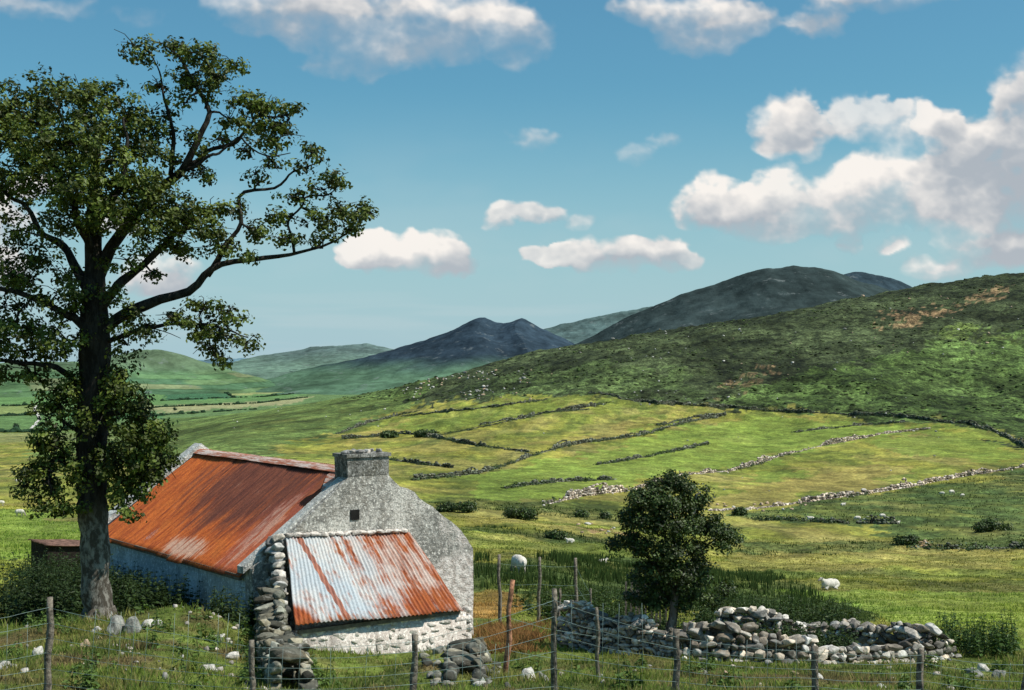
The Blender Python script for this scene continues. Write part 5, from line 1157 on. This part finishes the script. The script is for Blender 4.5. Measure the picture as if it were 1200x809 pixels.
# ------------------------------------------------------------------ far valley: hedges, trees, farmhouses
def hedge(pts, h, lab, dm=700):
    Pw = poly_world(pts, dm, 6, False); mb = MB()
    seg = np.linalg.norm(np.diff(Pw, axis=0), axis=1); Lc = np.concatenate([[0], np.cumsum(seg)]); n_ = int(min(900, max(30, Lc[-1] / (h * .5))))
    s = np.sort(NR.uniform(0, Lc[-1], n_)); x = np.interp(s, Lc, Pw[:, 0]); y = np.interp(s, Lc, Pw[:, 1]); z = tz(x, y)
    h = h * .62
    for a, b_, c_ in zip(x, y, z):
        k = h * R.uniform(.5, 1.1) * (1.8 if R.random() < .08 else 1); V, Fq = R.choice(ST_LO); mb.add(V * np.array([k * 1.6, k * 1.6, k * 1.2]) + (a, b_, c_ + k * .35), [Fq], np.array([.022, .048, .024]) * R.uniform(.6, 1.4))
    return tag(mb.build('hedge', MAT['far_stone']), lab, 'hedge', 'hedges in the valley fields')
for pts, h, lab in [
 ([(-40,459),(20,457),(80,457),(150,454)], 9, 'dark tree line left of the big trunk far down the valley'),
 ([(190,470),(250,467),(300,466),(345,462)], 5, 'hedge below the bright valley field beyond the cottage'),
 ([(190,460),(240,457),(300,453)], 5, 'hedge above the bright valley field beyond the cottage'),
 ([(150,480),(220,476),(300,473),(360,466)], 5, 'hedge above the pale field strip in the valley'),
 ([(150,490),(220,485),(300,480)], 4.5, 'lowest hedge under the pale field strip'),
 ([(-40,476),(20,476),(70,473)], 6, 'hedge in the valley at the left edge, upper'),
 ([(-40,490),(30,487),(85,487)], 5, 'hedge in the valley at the left edge, middle'),
 ([(-40,507),(40,507),(90,503)], 5, 'hedge in the valley at the left edge, lower'),
 ([(255,457),(275,466)], 4, 'short hedge dividing the bright valley field'),
 ([(60,474),(62,488)], 4, 'short upright hedge between two left valley fields')]: hedge(pts, h, lab)
def far_tree(px, py, h, lab):
    q_ = at(px, py, 400); s = q_[1] / F; o = tag(empty('valley_tree', tuple(q_)), lab, 'tree', 'trees in the valley'); H_ = h * s
    b_ = MB(); b_.tube([(0, 0, -.5), (0, 0, H_ * .5), (.1, 0, H_ * .8)], [H_ * .05, H_ * .035, H_ * .01], 6); b_.build('trunk', MAT['bark'], o)
    bl = [(R.uniform(-.25, .25) * H_, R.uniform(-.2, .2) * H_, H_ * R.uniform(.4, .85), H_ * .24, H_ * .24, H_ * .2, 1) for _ in range(6)]
    c_ = MB(); crown(c_, bl, 30 / (H_ * .2) ** 2 * 1.2, H_ * .06, 8, H_ * .055, (.022, .050, .024), rg); c_.build('crown', MAT['hedge_leaf'], o, smooth=False)
for a in [(18,505,9,'dark round tree at the left edge of the valley fields'),(8,460,8,'tallest tree of the far valley tree line at left'),(45,460,7,'tree left of the big trunk in the far valley'),(63,459,6,'tree close to the left side of the big trunk in the far valley'),(312,456,4,'tree right of the far valley farmhouses'),(205,482,5,'tree on the pale field strip nearest the big trunk'),(78,505,7,'tree by the winding track in the valley')]: far_tree(*a)
simple('farm_white', (.75, .73, .70), scale=.3); simple('farm_roof', (.12, .12, .13), scale=.3)
def farm(px, py, w_, h_, lab):
    q_ = at(px, py, 900); s = q_[1] / F; a = w_ * s / 2; hh = h_ * s
    o = tag(empty('farmhouse', tuple(q_), R.uniform(-.3, .3)), lab, 'farmhouse', 'farmhouses in the valley')
    b_ = MB(); prism(b_, [(-a * .45, -3), (a * .45, -3), (a * .45, hh * .6), (0, hh), (-a * .45, hh * .6)], -a, a); o2 = b_.build('wall', MAT['farm_white'], o, smooth=False); o2.rotation_euler = (0, 0, math.pi / 2)
    b_ = MB(); prism(b_, [(-a * .55, hh * .56), (0, hh * 1.1), (a * .55, hh * .56), (0, hh * 1.02)], -a * 1.05, a * 1.05); o3 = b_.build('roof', MAT['farm_roof'], o, smooth=False); o3.rotation_euler = (0, 0, math.pi / 2)
    b_ = MB(); b_.box((-a * .8, -a * .1, hh * .9), (-a * .65, a * .1, hh * 1.3)); b_.box((a * .65, -a * .1, hh * .9), (a * .8, a * .1, hh * 1.3)); b_.build('chimney', MAT['farm_white'], o, smooth=False)
for a in [(290,451,6,3.4,'white farmhouse left of two in the far valley beyond the roof'),(302,453,5,3,'white farmhouse right of two in the far valley beyond the roof'),(12,456,5,3,'white farmhouse in the far valley at the left edge')]: farm(*a)
# winding track in the valley
Pt = poly_world([(36,504),(42,498),(47,492),(44,486),(40,480),(44,476)], 500, 3, False); Pt = curve_pts(Pt, 40)
dd = np.gradient(Pt, axis=0); dd /= np.linalg.norm(dd, axis=1)[:, None]; nn = np.stack([-dd[:, 1], dd[:, 0]], 1); wv = np.abs(Pt[:, 1:] / F * 1.6)
A_ = Pt + nn * wv; C_ = Pt - nn * wv; V = np.concatenate([np.c_[A_, tz(A_[:, 0], A_[:, 1]) + 1.2], np.c_[C_, tz(C_[:, 0], C_[:, 1]) + 1.2]]); nP = len(Pt)
simple('track_gravel', (.50, .47, .42), scale=.2)
tag(mk('track', V, [[(i, i + 1, i + 1 + nP, i + nP) for i in range(nP - 1)]], MAT['track_gravel']), kind='structure')
